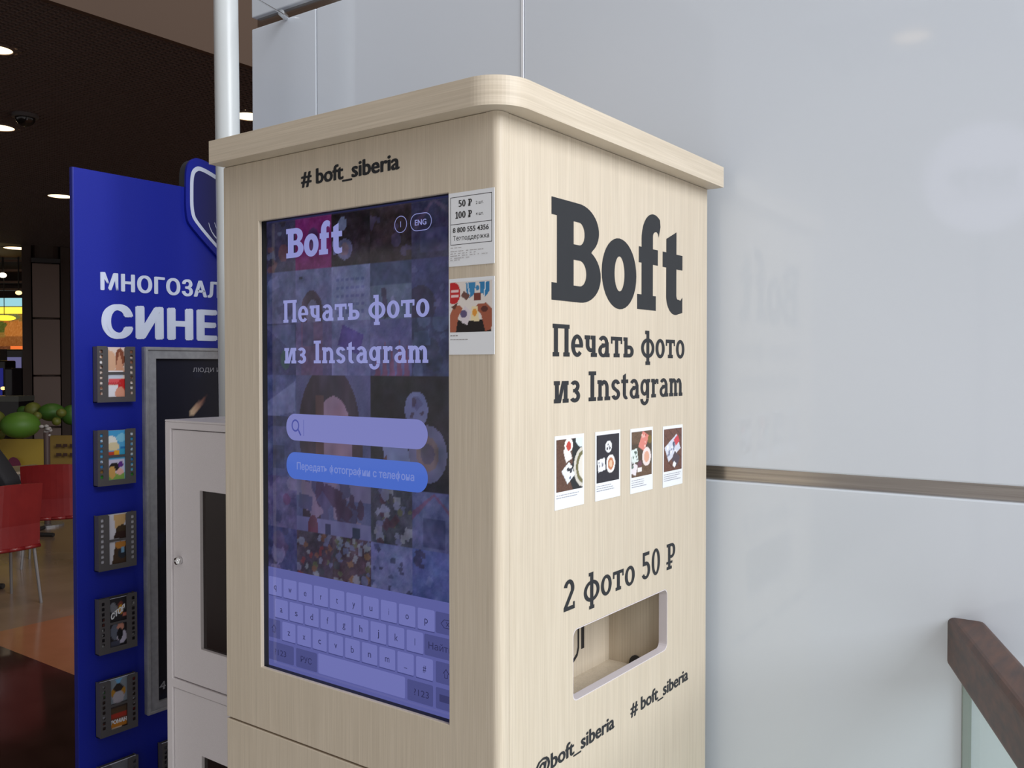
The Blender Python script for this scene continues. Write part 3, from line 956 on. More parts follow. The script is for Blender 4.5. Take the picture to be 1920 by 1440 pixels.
L1 = Plane((0, DP - .0009, 0), (1, 0, 0), (0, 0, 1))
L2 = Plane((0, DP - .0012, 0), (1, 0, 0), (0, 0, 1))
L3 = Plane((0, DP - .0015, 0), (1, 0, 0), (0, 0, 1))
LAV = ui('ui_lavender', (148, 152, 214))
letters('Boft', -0.4235, -0.2985, 1.767, 0.0450, L1, LAV, disp, gap=.02, fn=bold_glyph)
letters('Печать фото', -0.4310, -0.1300, 1.6680, 0.0345, L1, LAV, disp)
letters('из Instagram', -0.4290, -0.1305, 1.6050, 0.0340, L1, LAV, disp)
flat('search_field', [(rrect(-0.4255, 1.4865, -0.1335, 1.5275, 0.0200, 10), [])], L1, ui('ui_search', (124, 128, 196)), disp)
gy = ui('ui_blue_icon', (62, 72, 160))
flat('search_icon', [(ellp(-.4040, 1.5095, .0088, .0095), [ellp(-.4040, 1.5095, .0064, .0070)[::-1]]),
                     ([(-.3990, 1.5035), (-.3970, 1.5050), (-.3905, 1.4955), (-.3930, 1.4940)], []), (rect(-.3855, 1.494, -.3848, 1.519), [])], L2, gy, disp)
flat('send_button', [(rrect(-0.4255, 1.4270, -0.1335, 1.4685, 0.0200, 10), [])], L1, ui('ui_button', (72, 108, 206)), disp)
sanstext('button_text', 'Передать фотографии с телефона', -0.401, -0.158, 1.4425, 0.0110, L2, ui('ui_button_text', (122, 140, 212)), disp, 0.012)
flat('info_button', [(ellp(-.1825, 1.7970, .0118, .0118), [ellp(-.1825, 1.7970, .0108, .0108)[::-1]]), (rect(-.1830, 1.7930, -.1820, 1.8010), [])], L1, LAV, disp)
flat('language_button', [(rrect(-.1645, 1.7850, -.1255, 1.8090, .0118), [rrect(-.1635, 1.7860, -.1265, 1.8080, .0108)[::-1]])], L1, LAV, disp)
sanstext('button_text', 'ENG', -.1560, -.1350, 1.7928, 0.0080, L1, LAV, disp, 0.02)
# on-screen keyboard
flat('keyboard_field', [(rect(A0, B0, A1, 1.2835), [])], L1, ui('ui_keyboard', (94, 98, 164)), disp)
keys, dark, sh = [], [], []
PK = 0.0352
rows = [(-0.4700, 1.2395, 10), (-0.4555, 1.2055, 9), (-0.4380, 1.1720, 9)]
KT = ui('ui_key_text', (46, 48, 92))
labels_ = []
for (x0, z0, nk), s_ in zip(rows, ('qwertyuiop', 'asdfghjkl', 'zxcvbnm_#')):
    for k_ in range(nk):
        xx = x0 + k_ * PK
        keys.append((rrect(xx + .001, z0, xx + PK - .0035, z0 + .0292, .002, 2), []))
        sh.append((rect(xx + .001, z0 - .0013, xx + PK - .0035, z0), []))
        labels_.append((s_[k_], xx + PK / 2 - .001, z0 + .0095))
keys.append((rrect(-.3545, 1.1365, -.1765, 1.1670, .002, 2), []))
for a, b, z in ((-.1195, -.0830, 1.2395), (-.1400, -.0790, 1.2055), (-.1195, -.083, 1.172), (-.4720, -.4420, 1.1720), (-.4720, -.4105, 1.1365), (-.4050, -.3575, 1.1365), (-.1720, -.1245, 1.1365), (-.1195, -.083, 1.1365)):
    dark.append((rrect(a, z, b, z + .0292, .002, 2), []))
KM, KD = ui('ui_key', (116, 120, 188)), ui('ui_dark_key', (76, 80, 138))
for q_ in keys:
    flat('screen_key', [q_], L2, KM, disp)
for q_ in dark:
    flat('function_key', [q_], L2, KD, disp)
flat('key_shadow_lines', sh, L2, ui('ui_key_line', (66, 70, 128)), disp)
for ch, xx, zz in labels_:
    _w = {'i': .001, 'l': .001, 'j': .003, 'm': .0085, 'w': .0075, 't': .0035, 'f': .0035, 'r': .0035}.get(ch, .006)
    sanstext('key_letter', ch, xx - _w / 2, xx + _w / 2, zz, .0105, L3, KT, disp)
sanstext('key_letter', 'Найти', -.1325, -.0895, 1.2155, .0095, L3, KT, disp)
sanstext('key_letter', '?123', -.4550, -.4280, 1.1460, .0095, L3, KT, disp)
sanstext('key_letter', '?123', -.1590, -.1320, 1.1460, .0095, L3, KT, disp)
sanstext('key_letter', 'РУС', -.3940, -.3690, 1.1460, .0095, L3, KT, disp)
for ax_, az in ((-.4570, 1.1865), (-.1010, 1.1865)):
    flat('shift_icon', [([(ax_ - .006, az), (ax_, az + .007), (ax_ + .006, az), (ax_ + .003, az), (ax_ + .003, az - .006), (ax_ - .003, az - .006), (ax_ - .003, az)],
                         [[(ax_ - .002, az - .0009), (ax_ - .002, az - .005), (ax_ + .002, az - .005), (ax_ + .002, az - .0009), (ax_ + .0035, az + .001), (ax_, az + .0052), (ax_ - .0035, az + .001)]])], L3, KT, disp)
flat('erase_icon', [([(-.1105, 1.2540), (-.1045, 1.2600), (-.0900, 1.2600), (-.0900, 1.2480), (-.1045, 1.2480)], [[(-.1090, 1.2540), (-.1040, 1.2490), (-.0910, 1.2490), (-.0910, 1.2590), (-.1040, 1.2590)]]),
                    ([(-.1010, 1.2512), (-.1000, 1.2505), (-.0950, 1.2565), (-.0960, 1.2572)], []), ([(-.0960, 1.2505), (-.0950, 1.2512), (-.1000, 1.2572), (-.1010, 1.2565)], [])], L3, KT, disp)
flat('hide_icon', [(rect(-.1130, 1.1470, -.0900, 1.1570), [])], L3, ui('ui_hide', (58, 60, 108)), disp)

# ================================================================== WHITE METAL LOCKER beside the kiosk
bx = thing('metal_locker', (-0.73, 0.30, 0), 'light grey metal locker with a smoked window, left of the wooden kiosk', 'locker')
LX0, LX1, LY0, LY1, LZ = -0.884, -0.562, 0.100, 0.56, 1.498
hole = ellp(-0.792, 0.162, 0.010, 0.009, 16)
MB().slab(rect(LX0, LY0, LX1, LY1), [hole], 'z', LZ - .004, LZ).put('top_panel', PAINTW, bx, bevel=0.001)
MB().box(-.806, -.778, .15, .175, LZ - .03, LZ - .026).put('socket_bottom', INK, bx)
MB().slab(rect(LX0, .03, LX1, LZ - .004), [rect(LX0 + .0185, 0.985 + .0145, LX1 - .0185, 1.4810)[::-1], rect(LX0 + .0185, .06, LX1 - .0185, .9825)[::-1]], 'y', LY0, LY0 + .02).put('front_frame', PAINTW, bx, bevel=0.0015)
MB().slab(rect(LX0, .03, LX1, LZ - .004), [rect(LX0 + .002, .032, LX1 - .002, LZ - .006)], 'y', LY0 + .02, LY1).put('cabinet_shell', PAINTW, bx)
MB().box(LX0, LX1, LY1, LY1 + .003, .03, LZ - .004).put('back_plate', PAINTW, bx)
MB().box(LX0 + .02, LX1 - .02, LY0 + .02, LY1 - .02, 0, .03).put('foot_plinth', INK, bx)
dz = [(1.0015, 1.4795, 1.0705, 1.3685), (.062, .9805, .56, .8690)]
for i, (a, b, c, d) in enumerate(dz):
    dr = MB().slab(rect(LX0 + .020, a, LX1 - .020, b), [rect(-.7785, c, -.600, d)[::-1]], 'y', LY0 + .003, LY0 + .014).put('door', PAINTW, bx, bevel=0.001)
    MB().box(-.786, -.592, LY0 + .010, LY0 + .0125, c - .007, d + .007).put('window_pane', DARKGLASS, dr)
    lk = MB().cyl((-.840, LY0 + .005, 1.2300 - i * .6), (-.840, LY0 - .007, 1.2300 - i * .6), .0075, .0068, 20)
    lk.ball((-.840, LY0 - .006, 1.2300 - i * .6), .006, .004, .006, 14, 8)
    lk.put('lock', CHROME, dr, smooth=True)

# ================================================================== WHITE POLE
t = MB().cyl((-1.15, .4595, 0), (-1.15, .4270, 4.2), .0285, .0285, 40, True).put('support_pole', POLEW, None, smooth=False, origin=None)
for p_ in t.data.polygons:
    p_.use_smooth = len(p_.vertices) == 4
tag(t, 'slim round white pole rising behind the kiosk and locker', 'pole')

# thin steel rod with its clamp in the upper groove
t = thing('tension_rod', (-1.161, .622, 2.50), 'thin steel rod with a small clamp in the wall groove, top left of the wall', 'rod')
MB().cyl((-1.161, .628, 2.502), (-.80, .19, 2.345), .0022, .0022, 10).put('rod', CHROME, t)
MB().cyl((-1.165, .633, 2.500), (-1.152, .608, 2.500), .0085, .0085, 16).put('clamp', CHROME, t)
# the rod above is drawn from its clamp towards the hall, held by a wire below the glazing

# ================================================================== HANDRAIL
dv = Vector((0.362, -0.932, 0)).normalized()
pv = Vector((dv.y * -1, dv.x, 0))      # to the right of travel
if pv.x < 0:
    pv = -pv
c0 = Vector((0.4255, 0.668, 0))


def sweep(prof, a, b, name, mat, parent, bevel=0, seg=3):
    vs_, n = [], len(prof)
    # start cut flush with the wall plane
    for (pu, pz) in prof:
        base = c0 + pv * pu
        k_ = ((W0 - base).dot(WN)) / dv.dot(WN) + a
        vs_.append(base + dv * k_ + Vector((0, 0, pz)))
    for (pu, pz) in prof:
        vs_.append(c0 + pv * pu + dv * b + Vector((0, 0, pz)))
    fs = [(i, (i + 1) % n, n + (i + 1) % n, n + i) for i in range(n)] + [tuple(range(n)), tuple(range(n, 2 * n))[::-1]]
    m = MB()
    m.add(vs_, fs)
    return m.put(name, mat, parent, bevel=bevel, seg=seg)


hr = thing('handrail', (0.47, 0.55, 0), 'dark brown wooden handrail on a glass balustrade, meeting the white wall', 'handrail')
sweep(rrect(-.0265, 1.118, .0265, 1.1985, .010, 4), 0.0005, 1.45, 'rail', RAIL, hr)
GL = bpy.data.materials.new('balustrade_glass')
GL.use_nodes = True
_n = GL.node_tree
_n.nodes.remove(_n.nodes['Principled BSDF'])
_t, _g, _m, _f = (_n.nodes.new(k) for k in ('ShaderNodeBsdfTransparent', 'ShaderNodeBsdfGlossy', 'ShaderNodeMixShader', 'ShaderNodeLayerWeight'))
_p = _n.nodes.new('ShaderNodeMath')
_p.operation = 'POWER'
_p.inputs[1].default_value = 5.0
_q = _n.nodes.new('ShaderNodeMath')
_q.operation = 'MULTIPLY_ADD'
_q.inputs[1].default_value = 0.6
_q.inputs[2].default_value = 0.04
_t.inputs['Color'].default_value = (0.93, 0.975, 0.95, 1)
_g.inputs['Roughness'].default_value = 0.03
_n.links.new(_f.outputs['Facing'], _p.inputs[0])
_n.links.new(_p.outputs[0], _q.inputs[0])
_n.links.new(_q.outputs[0], _m.inputs[0])
_n.links.new(_t.outputs[0], _m.inputs[1])
_n.links.new(_g.outputs[0], _m.inputs[2])
_n.links.new(_m.outputs[0], _n.nodes['Material Output'].inputs['Surface'])
sweep(rect(-.006, 0.05, .006, 1.1180), 0.004, 1.45, 'glass_panel', GL, hr)
sweep(rect(-.0065, 0.05, .0065, 1.1178), 0.0006, -0.012 + .016, 'glass_edge_seal', pmat('seal_grey_green', (.20, .235, .21), .3), hr)
sweep(rect(-.03, 0.0, .03, 0.08), 0.001, 1.45, 'base_channel', ALU, hr)

# ================================================================== BLUE CINEMA STAND
BX = -1.6
st = thing('cinema_stand', (BX, .9, 0), 'tall cobalt blue cinema advertising stand with white Cyrillic lettering and a framed poster', 'display stand')
MB().box(BX - .012, BX, .302, 1.44, 0, 2.1145).put('board', BLUE, st, bevel=0.001)
MB().box(BX - .0122, BX - .0002, .2990, .3019, 0, 2.114).put('edge_strip', BLUEDK, st)
ST = Plane((BX + .0006, 0, 0), (0, 1, 0), (0, 0, 1))


def chaikin(pts, it=3, closed=True):
    for _ in range(it):
        o_ = []
        for i in range(len(pts)):
            a, b = pts[i], pts[(i + 1) % len(pts)]
            o_ += [(a[0] * .75 + b[0] * .25, a[1] * .75 + b[1] * .25), (a[0] * .25 + b[0] * .75, a[1] * .25 + b[1] * .75)]
        pts = o_
    return pts


def mirror(pts, c):
    return pts + [(2 * c - x_, y_) for x_, y_ in pts[::-1]]


SC_ = 0.87
outl = chaikin(mirror([(.80, 1.865), (.640, 2.000), (.624, 2.03), (.624, 2.12), (.626, 2.17), (.640, 2.195), (.668, 2.206), (.76, 2.178), (.80, 2.170)], SC_), 3)
io = chaikin(mirror([(.80, 1.885), (.652, 2.012), (.6365, 2.045), (.6365, 2.11), (.638, 2.150), (.648, 2.172), (.672, 2.183), (.76, 2.150), (.80, 2.142)], SC_), 3)
ii = chaikin(mirror([(.80, 1.897), (.660, 2.018), (.6475, 2.050), (.6475, 2.11), (.649, 2.145), (.656, 2.162), (.674, 2.170), (.76, 2.137), (.80, 2.129)], SC_), 3)
MB().slab(outl, [], 'x', BX + .002, BX + .010).put('emblem_plate', BLUE, st)
MB().slab([(a * .985 + .87 * .015, b * .99 + .0205) for a, b in outl], [], 'x', BX - .030, BX + .0018).put('emblem_backing', pmat('grey_backing', (.035, .04, .05), .5), st)
EP = Plane((BX + .0106, 0, 0), (0, 1, 0), (0, 0, 1))
flat('emblem_field', [(ii, [])], Plane((BX + .0103, 0, 0), (0, 1, 0), (0, 0, 1)), pmat('navy_field', (.008, .010, .115), .4), st)
flat('emblem_outline', [(io, [ii[::-1]])], EP, WHITEV, st, 'white shield outline')


def stroke(pts, w0, w1):
    L_, R_ = [], []
    for i, p_ in enumerate(pts):
        a = Vector(pts[max(i - 1, 0)])
        b = Vector(pts[min(i + 1, len(pts) - 1)])
        d = (b - a).normalized()
        nn = Vector((-d.y, d.x))
        wd = w0 + (w1 - w0) * i / (len(pts) - 1)
        L_.append((p_[0] + nn.x * wd, p_[1] + nn.y * wd))
        R_.append((p_[0] - nn.x * wd, p_[1] - nn.y * wd))
    return (L_ + R_[::-1], [])


flat('emblem_feathers', [stroke([(.698, 2.021), (.701, 2.010), (.708, 1.996), (.718, 1.984), (.732, 1.972), (.752, 1.962), (.78, 1.955)], .0008, .0028),
                         stroke([(.718, 2.024), (.722, 2.012), (.729, 2.000), (.738, 1.990), (.752, 1.980), (.78, 1.972)], .0008, .0026)], EP, WHITEV, st)
sanstext('lettering', 'МНОГОЗАЛ', 0.372, 0.742, 1.8040, 0.0455, ST, WHITEV, st, 0.045, 'white word МНОГОЗАЛ', lay=2e-4, track=1.12)
sanstext('lettering', 'СИНЕМ', 0.374, 0.842, 1.6790, 0.0850, ST, WHITEV, st, 0.065, 'large white word СИНЕ', lay=2e-4, track=1.10)
# poster frame
fm = MB()
fo_, fi_ = rect(.488, .637, 1.30, 1.654), rect(.5225, .664, 1.2655, 1.622)
fm.slab(fo_, [fi_[::-1]], 'x', BX, BX + .016)
fm.slab(rect(.488, .637, 1.30, 1.654), [rect(.496, .645, 1.292, 1.646)[::-1]], 'x', BX + .016, BX + .021)
fm.put('poster_frame', ALU, st, bevel=0.001)
po = Canvas(90, 116, (22, 22, 32), 31).speck(1.5)
po.ell(.25, .85, .35, .25, (22, 24, 44), .6)
for i in range(24):
    k_ = i / 23
    po.ell(.163 + .072 * k_, .840 + .052 * k_, .012 * (1 - .75 * k_), .012 * (1 - .8 * k_), (215 - 110 * k_, 190 - 140 * k_, 160 - 115 * k_), .8 - .5 * k_)
po.poly([(.27, .80), (.30, .86), (.33, .87), (.36, .98), (.6, .9), (.7, .5), (.3, .5)], (34, 33, 42), .9)
po.scatter(20, [(34, 38, 62), (28, 30, 48)], .01, .03)
PP = Plane((BX + .004, 0, 0), (0, 1, 0), (0, 0, 1))
pob = picture('poster', po, PP, .5225, 1.2655, .664, 1.622, PIC, st, 'dark poster with a small comet')
PT = Plane((BX + .0048, 0, 0), (0, 1, 0), (0, 0, 1))
sanstext('poster_text', 'ЛЮДИ ИКС', .6455, .770, 1.5845, .0125, PT, pmat('poster_grey', (.30, .30, .34), .5), pob, 0.01)
sanstext('poster_text', '4', .531, .551, .6920, .0230, PT, pmat('poster_grey_b', (.26, .26, .29), .5), pob, 0.04)

# film-strip leaflet holders with leaflets
HW, HH = .107, .148
HOLE = []
for i in range(9):
    for u in (.011, HW - .011):
        zz = .020 + i * .0137
        HOLE.append(rrect(u - .0042, zz, u + .0042, zz + .0088, .0018, 2)[::-1])


def holder(y0, ztop):
    z0 = ztop - HH
    d0, d1 = BX + .0005, BX + .0215
    b = MB().box(d0, d0 + .002, y0, y0 + HW, z0, ztop - .003)
    b.box(d0, d1, y0, y0 + .002, z0, ztop - .001)
    b.box(d0, d1, y0 + HW - .002, y0 + HW, z0, ztop - .001)
    b.box(d0, d1, y0, y0 + HW, z0, z0 + .002)
    ho = b.put('leaflet_holder', CHAR, st)
    outer = [(0, 0), (HW, 0), (HW, HH), (HW * .76, HH), (HW * .72, HH - .004), (HW * .72, .080), (HW * .28, .080), (HW * .28, HH - .004), (HW * .24, HH), (0, HH)]
    outer = [(y0 + a, z0 + c) for a, c in outer]
    hs = [[(y0 + a, z0 + c) for a, c in q_] for q_ in HOLE + [rect(HW * .28, .014, HW * .72, .074)[::-1]]]
    MB().slab(outer, hs, 'x', d1, d1 + .0018).put('film_front', CHAR, ho)
    return z0


def leaflet(y0, z0, cv, label, top=.002):
    pl_ = Plane((BX + .0190, 0, 0), (0, 1, 0), (0, 0, 1))
    o_ = thing('leaflet', (BX + .015, y0 + HW / 2, z0 + .004), label, 'leaflet', 'leaflets in the film-strip holders')
    MB().box(BX + .0135, BX + .0188, y0 + .003, y0 + HW - .003, z0 + .0025, z0 + HH - .004 + top).put('paper_stack', CARD, o_)
    picture('cover', cv, pl_, y0 + .003, y0 + HW - .003, z0 + .0025, z0 + HH - .004 + top, PIC, o_)
    return o_, pl_


H = [(.3490, 1.6540), (.3480, 1.4335), (.3480, 1.2090), (.3480, .9880), (.3480, .7680), (.3480, .5420), (.5270, .5460)]
zs = [holder(*h_) for h_ in H]
LT = Plane((BX + .0196, 0, 0), (0, 1, 0), (0, 0, 1))
l1 = Canvas(36, 48, (226, 214, 214), 41)
l1.rect(0, 0, 1, 1, (225, 205, 195)).ell(.30, .72, .22, .22, (214, 170, 140)).ell(.62, .78, .13, .20, (130, 72, 50)).poly([(.45, .5), (.6, .9), (.75, .55)], (205, 150, 120)).rect(.28, .5, .7, .56, (240, 235, 240)).poly([(.2, .30), (.7, .44), (.7, .52), (.2, .5)], (205, 210, 225))
l1.rect(.3, .30, .66, .41, (222, 90, 95)).ell(.70, .28, .15, .14, (200, 40, 40)).rect(.25, .08, .55, .28, (230, 228, 236)).ell(.62, .14, .14, .12, (215, 150, 125)).scatter(12, [(140, 90, 70), (240, 240, 244), (90, 60, 50)], .03, .06, (0, .1, .15, 1)).scatter(12, [(140, 90, 70), (240, 240, 244), (90, 60, 50)], .03, .06, (.85, .1, 1, 1))
o1, _ = leaflet(H[0][0], zs[0], l1, 'pinkish white leaflet with red text in the topmost holder')
sanstext('title_text', 'МАМА', H[0][0] + .032, H[0][0] + .068, zs[0] + .046, .007, LT, pmat('red_ink', (.6, .05, .06), .5), o1, .05)
l2 = Canvas(36, 48, (90, 170, 215), 42)
l2.grad((120, 190, 225), (70, 160, 215)).ell(.35, .78, .18, .12, (235, 235, 230)).ell(.42, .70, .18, .08, (225, 210, 170)).ell(.65, .86, .14, .08, (130, 200, 230)).rect(.62, .62, .75, .7, (40, 120, 185)).rect(.25, .52, .48, .60, (200, 70, 45)).rect(.45, .52, .6, .62, (230, 170, 50)).rect(.6, .52, .76, .64, (60, 160, 200))
l2.rect(.26, .1, .74, .46, (205, 200, 225)).rect(.26, .08, .74, .2, (130, 165, 80)).ell(.44, .32, .14, .08, (40, 34, 34)).ell(.38, .22, .10, .12, (205, 160, 90)).ell(.62, .36, .07, .06, (100, 50, 140)).ell(.6, .22, .1, .06, (230, 180, 170)).rect(0, .0, .24, .2, (60, 140, 60)).rect(.76, 0, 1, .2, (60, 140, 60)).rect(0, .2, .24, .3, (150, 110, 60))
l2.scatter(14, [(240, 240, 245), (60, 130, 200)], .03, .06, (0, .3, .15, 1)).scatter(14, [(240, 240, 245), (60, 130, 200)], .03, .06, (.85, .3, 1, 1))
leaflet(H[1][0], zs[1], l2, 'bright sky-blue cartoon leaflet in the second holder from the top', .001)
l3 = Canvas(36, 48, (205, 203, 212), 43)
l3.poly([(.42, 1), (.44, .75), (.60, .70), (.78, .9), (.78, 1)], (196, 160, 110)).ell(.66, .68, .20, .11, (62, 48, 30)).poly([(.46, .66), (.40, .55), (.8, .5), (.8, .66)], (50, 30, 24)).poly([(.35, .05), (.46, .48), (.8, .48), (.8, .05)], (70, 50, 34)).ell(.60, .42, .16, .07, (180, 120, 50)).ell(.64, .26, .12, .10, (40, 44, 52)).ell(.66, .32, .05, .06, (120, 160, 190))
o3, _ = leaflet(H[2][0], zs[2], l3, 'leaflet with a bearded face on white, third holder from the top')
l4 = Canvas(36, 48, (40, 36, 40), 44)
l4.rect(.3, .68, .5, .92, (120, 122, 130), 1, 35).ell(.58, .86, .07, .06, (120, 60, 50)).rect(.5, .70, .68, .84, (205, 150, 40), 1, -40).ell(.70, .66, .06, .04, (190, 110, 95)).ell(.42, .36, .12, .16, (100, 106, 122)).ell(.58, .44, .10, .07, (200, 140, 120)).ell(.62, .24, .14, .12, (190, 185, 205)).ell(.56, .30, .08, .12, (24, 20, 24)).rect(.3, .08, .55, .18, (70, 72, 90))
l4.scatter(5, [(190, 190, 190), (120, 60, 50)], .03, .05, (.02, .1, .14, .9)).scatter(6, [(200, 200, 200), (80, 30, 30)], .03, .05, (.86, .1, .98, .9))
o4, _ = leaflet(H[3][0], zs[3], l4, 'black leaflet with slanted white letters, fourth holder from the top', -.002)
sanstext('title_text', 'СТОЯ', H[3][0] + .034, H[3][0] + .074, zs[3] + .086, .016, LT, CARD, o4, .05, shear=.55)
l5 = Canvas(36, 48, (60, 46, 42), 45)
l5.rect(.22, .55, .78, 1, (130, 140, 150)).poly([(.4, 1), (.5, .86), (.62, 1)], (110, 170, 215)).ell(.5, .74, .20, .14, (180, 130, 40)).ell(.5, .82, .13, .08, (50, 40, 34)).ell(.5, .64, .16, .12, (170, 165, 175)).rect(.26, .30, .74, .46, (84, 64, 44)).rect(.26, .26, .74, .36, (170, 52, 36)).rect(.26, .10, .74, .20, (190, 120, 30)).rect(.26, .2, .74, .27, (120, 60, 40)).rect(.3, .06, .6, .1, (220, 200, 180))
l5.scatter(10, [(60, 110, 60), (140, 70, 60), (160, 160, 170)], .03, .05, (.02, .1, .14, .95)).scatter(10, [(170, 140, 60), (110, 30, 30), (180, 180, 190)], .03, .05, (.86, .1, .98, .95))
o5, _ = leaflet(H[4][0], zs[4], l5, 'leaflet with gold figures and a red band, fifth holder from the top')
sanstext('title_text', 'РОМАН', H[4][0] + .031, H[4][0] + .076, zs[4] + .026, .011, LT, CARD, o5, .05)
l6 = Canvas(36, 48, (110, 112, 118), 46).scatter(30, [(150, 154, 160), (80, 80, 84), (60, 54, 56)], .04, .1)
leaflet(H[5][0], zs[5], l6, 'grey leaflet in the lowest holder of the left column')
l7 = Canvas(36, 48, (44, 40, 46), 47).scatter(20, [(110, 110, 120), (30, 26, 30), (70, 50, 50)], .04, .08)
leaflet(H[6][0], zs[6], l7, 'dark leaflet in the holder beside the locker, right of the left column')

# ================================================================== FOOD COURT AND ARCADE, far left


def dirpx(px):                     # unit-depth horizontal direction of an image column
    d = fw + r2 * ((px - 960) / fpx)
    return Vector((d.x, d.y, 0))


def pt(px, py, depth):
    d = fw + r2 * ((px - 960) / fpx) - u2 * ((py - 720) / fpx)
    return Vector(CAM) + d * depth


def chair(loc, fwd, label):
    a = math.atan2(fwd[1], fwd[0]) - math.pi / 2
    t_ = thing('plastic_chair', loc, label, 'chair', 'red chairs at the cafe tables', a)
    ORG[t_.name] = Vector((0, 0, 0))          # children are modelled in the chair's own frame
    W_, n_ = .215, 10
    # backrest: gently curved shell
    m = MB()
    for k_ in range(n_):
        u0, u1 = -W_ + 2 * W_ * k_ / n_, -W_ + 2 * W_ * (k_ + 1) / n_
        f0, f1 = -.035 * (1 - (u0 / W_) ** 2), -.035 * (1 - (u1 / W_) ** 2)
        vs_ = []
        for z_, ly in ((.40, .0), (.55, -.005), (.83, -.05)):
            zz = [z_, z_]
            if z_ > .8:
                zz = [z_ - .012 * (u0 / W_) ** 2, z_ - .012 * (u1 / W_) ** 2]
            for dd in (0, .014):
                vs_ += [(u0, f0 + ly + dd, zz[0]), (u1, f1 + ly + dd, zz[1])]
        m.add(vs_, [(0, 1, 5, 4), (4, 5, 9, 8), (2, 6, 7, 3), (6, 10, 11, 7), (8, 9, 11, 10), (0, 2, 3, 1)] + ([(0, 4, 6, 2), (4, 8, 10, 6)] if k_ == 0 else []) + ([(1, 3, 7, 5), (5, 7, 11, 9)] if k_ == n_ - 1 else []))
    m.put('backrest', RED, t_, smooth=False)
    MB().slab(rrect(-.215, .0, .215, .43, .05, 5), [], 'z', .425, .445).put('seat', RED, t_, bevel=.006)
    MB().box(-.215, -.200, -.005, .40, .385, .432).put('side_lip', RED, t_, bevel=.004)
    MB().box(.200, .215, -.005, .40, .385, .432).put('side_lip', RED, t_, bevel=.004)
    MB().tube([(-.213, -.002, .395), (-.1, -.030, .395), (0, -.037, .395), (.1, -.030, .395), (.213, -.002, .395)], .014, 10).put('lower_lip', RED, t_, smooth=True)
    for sx in (-1, 1):
        MB().cyl((sx * .185, .03, .43), (sx * .22, .0, 0), .011, .010, 10).put('leg', LEGM, t_)
        MB().cyl((sx * .185, .37, .43), (sx * .21, .42, 0), .011, .010, 10).put('leg', LEGM, t_)
    return t_


chair((-5.47, 1.87, 0), (-1, 0.02), 'nearest red plastic chair, cut off by the left edge of the photo')
rd = Vector((.53, .85, 0)).normalized()
c2p = Vector((-6.6, 2.49, 0)) + rd * .22
chair(tuple(c2p), (-.85, .53), 'red plastic chair with its back behind the blue stand edge')

# cafe tables
TOPM = pmat('cream_table_top', (.30, .24, .18), .35)


def table(x, y, s_, label, z=.735, cross=.30, rot=0.0):
    t_ = thing('cafe_table', (x, y, 0), label, 'table')
    MB().slab([(x + a_ * math.cos(rot) - b_ * math.sin(rot), y + a_ * math.sin(rot) + b_ * math.cos(rot)) for a_, b_ in rrect(-s_, -s_, s_, s_, .03, 4)], [], 'z', z - .025, z).put('table_top', TOPM, t_, bevel=.004)
    MB().cyl((x, y, .02), (x, y, z - .025), .035, .035, 16).put('pedestal', LEGM, t_)
    m = MB()
    for a_ in (0.5, 2.07):
        d = Vector((math.cos(a_), math.sin(a_), 0)) * cross
        c_ = Vector((x, y, .02))
        m.cyl(c_ - d, c_ + d, .02, .02, 8)
    m.put('cross_foot', pmat('black_iron', (.02, .018, .018), .5), t_)


tq = pt(50, 900, 6.75) - Vector((r2.x, r2.y, 0)) * .30 - Vector((fw.x, fw.y, 0)) * .28
table(tq.x, tq.y, .27, 'cream cafe table behind the nearest red chair', rot=math.atan2(r2.y, r2.x))
table(-8.05, 3.16, .26, 'cafe table on a black cross foot, hidden behind the second red chair', .64, .34)
# stand-in heap for an unclear black shape above the first table
bp = pt(2, 885, 6.55)
m = MB()
bz = .736
prof = [(-.26, 0), (.115, 0), (.10, .05), (.055, .12), (.01, .19), (-.05, .27), (-.13, .33), (-.22, .33), (-.26, .25)]
vs_, fs = [], []
ax = Vector((r2.x, r2.y, 0)).normalized()
ay = Vector((fw.x, fw.y, 0)).normalized()
nP = len(prof)
for j, (dd, sc) in enumerate(((-.10, .80), (-.07, .95), (0, 1.0), (.07, .95), (.10, .8))):
    for (a_, b_) in prof:
        vs_.append(Vector((bp.x, bp.y, bz)) + ax * (a_ * sc) + ay * dd + Vector((0, 0, b_ * sc)))
for j in range(4):
    for i in range(nP):
        fs.append((j * nP + i, j * nP + (i + 1) % nP, (j + 1) * nP + (i + 1) % nP, (j + 1) * nP + i))
fs += [tuple(range(nP)), tuple(range(4 * nP, 5 * nP))[::-1]]
m.add(vs_, fs)
tag(m.put('heap', pmat('black_cloth', (.010, .010, .014), .8), None, origin=(bp.x, bp.y, bz), smooth=True), 'slumped black heap on the table behind the nearest red chair', 'heap')

# yellow play-area barrier
D = 9.9
a_, b_ = pt(-60, 700, D), pt(84, 700, D)
c_ = pt(92, 700, D)
d_ = pt(240, 700, D)


def upright(p0, p1, z0, z1, th=.04):
    p0, p1 = Vector((p0.x, p0.y, 0)), Vector((p1.x, p1.y, 0))
    nn = (p1 - p0).normalized().cross(Vector((0, 0, 1)))
    m_ = MB()
    vs2 = [p + nn * k_ + Vector((0, 0, z_)) for z_ in (z0, z1) for p, k_ in ((p0, -th / 2), (p1, -th / 2), (p1, th / 2), (p0, th / 2))]
    return m_.add(vs2, [(0, 3, 2, 1), (4, 5, 6, 7), (0, 1, 5, 4), (1, 2, 6, 5), (2, 3, 7, 6), (3, 0, 4, 7)])


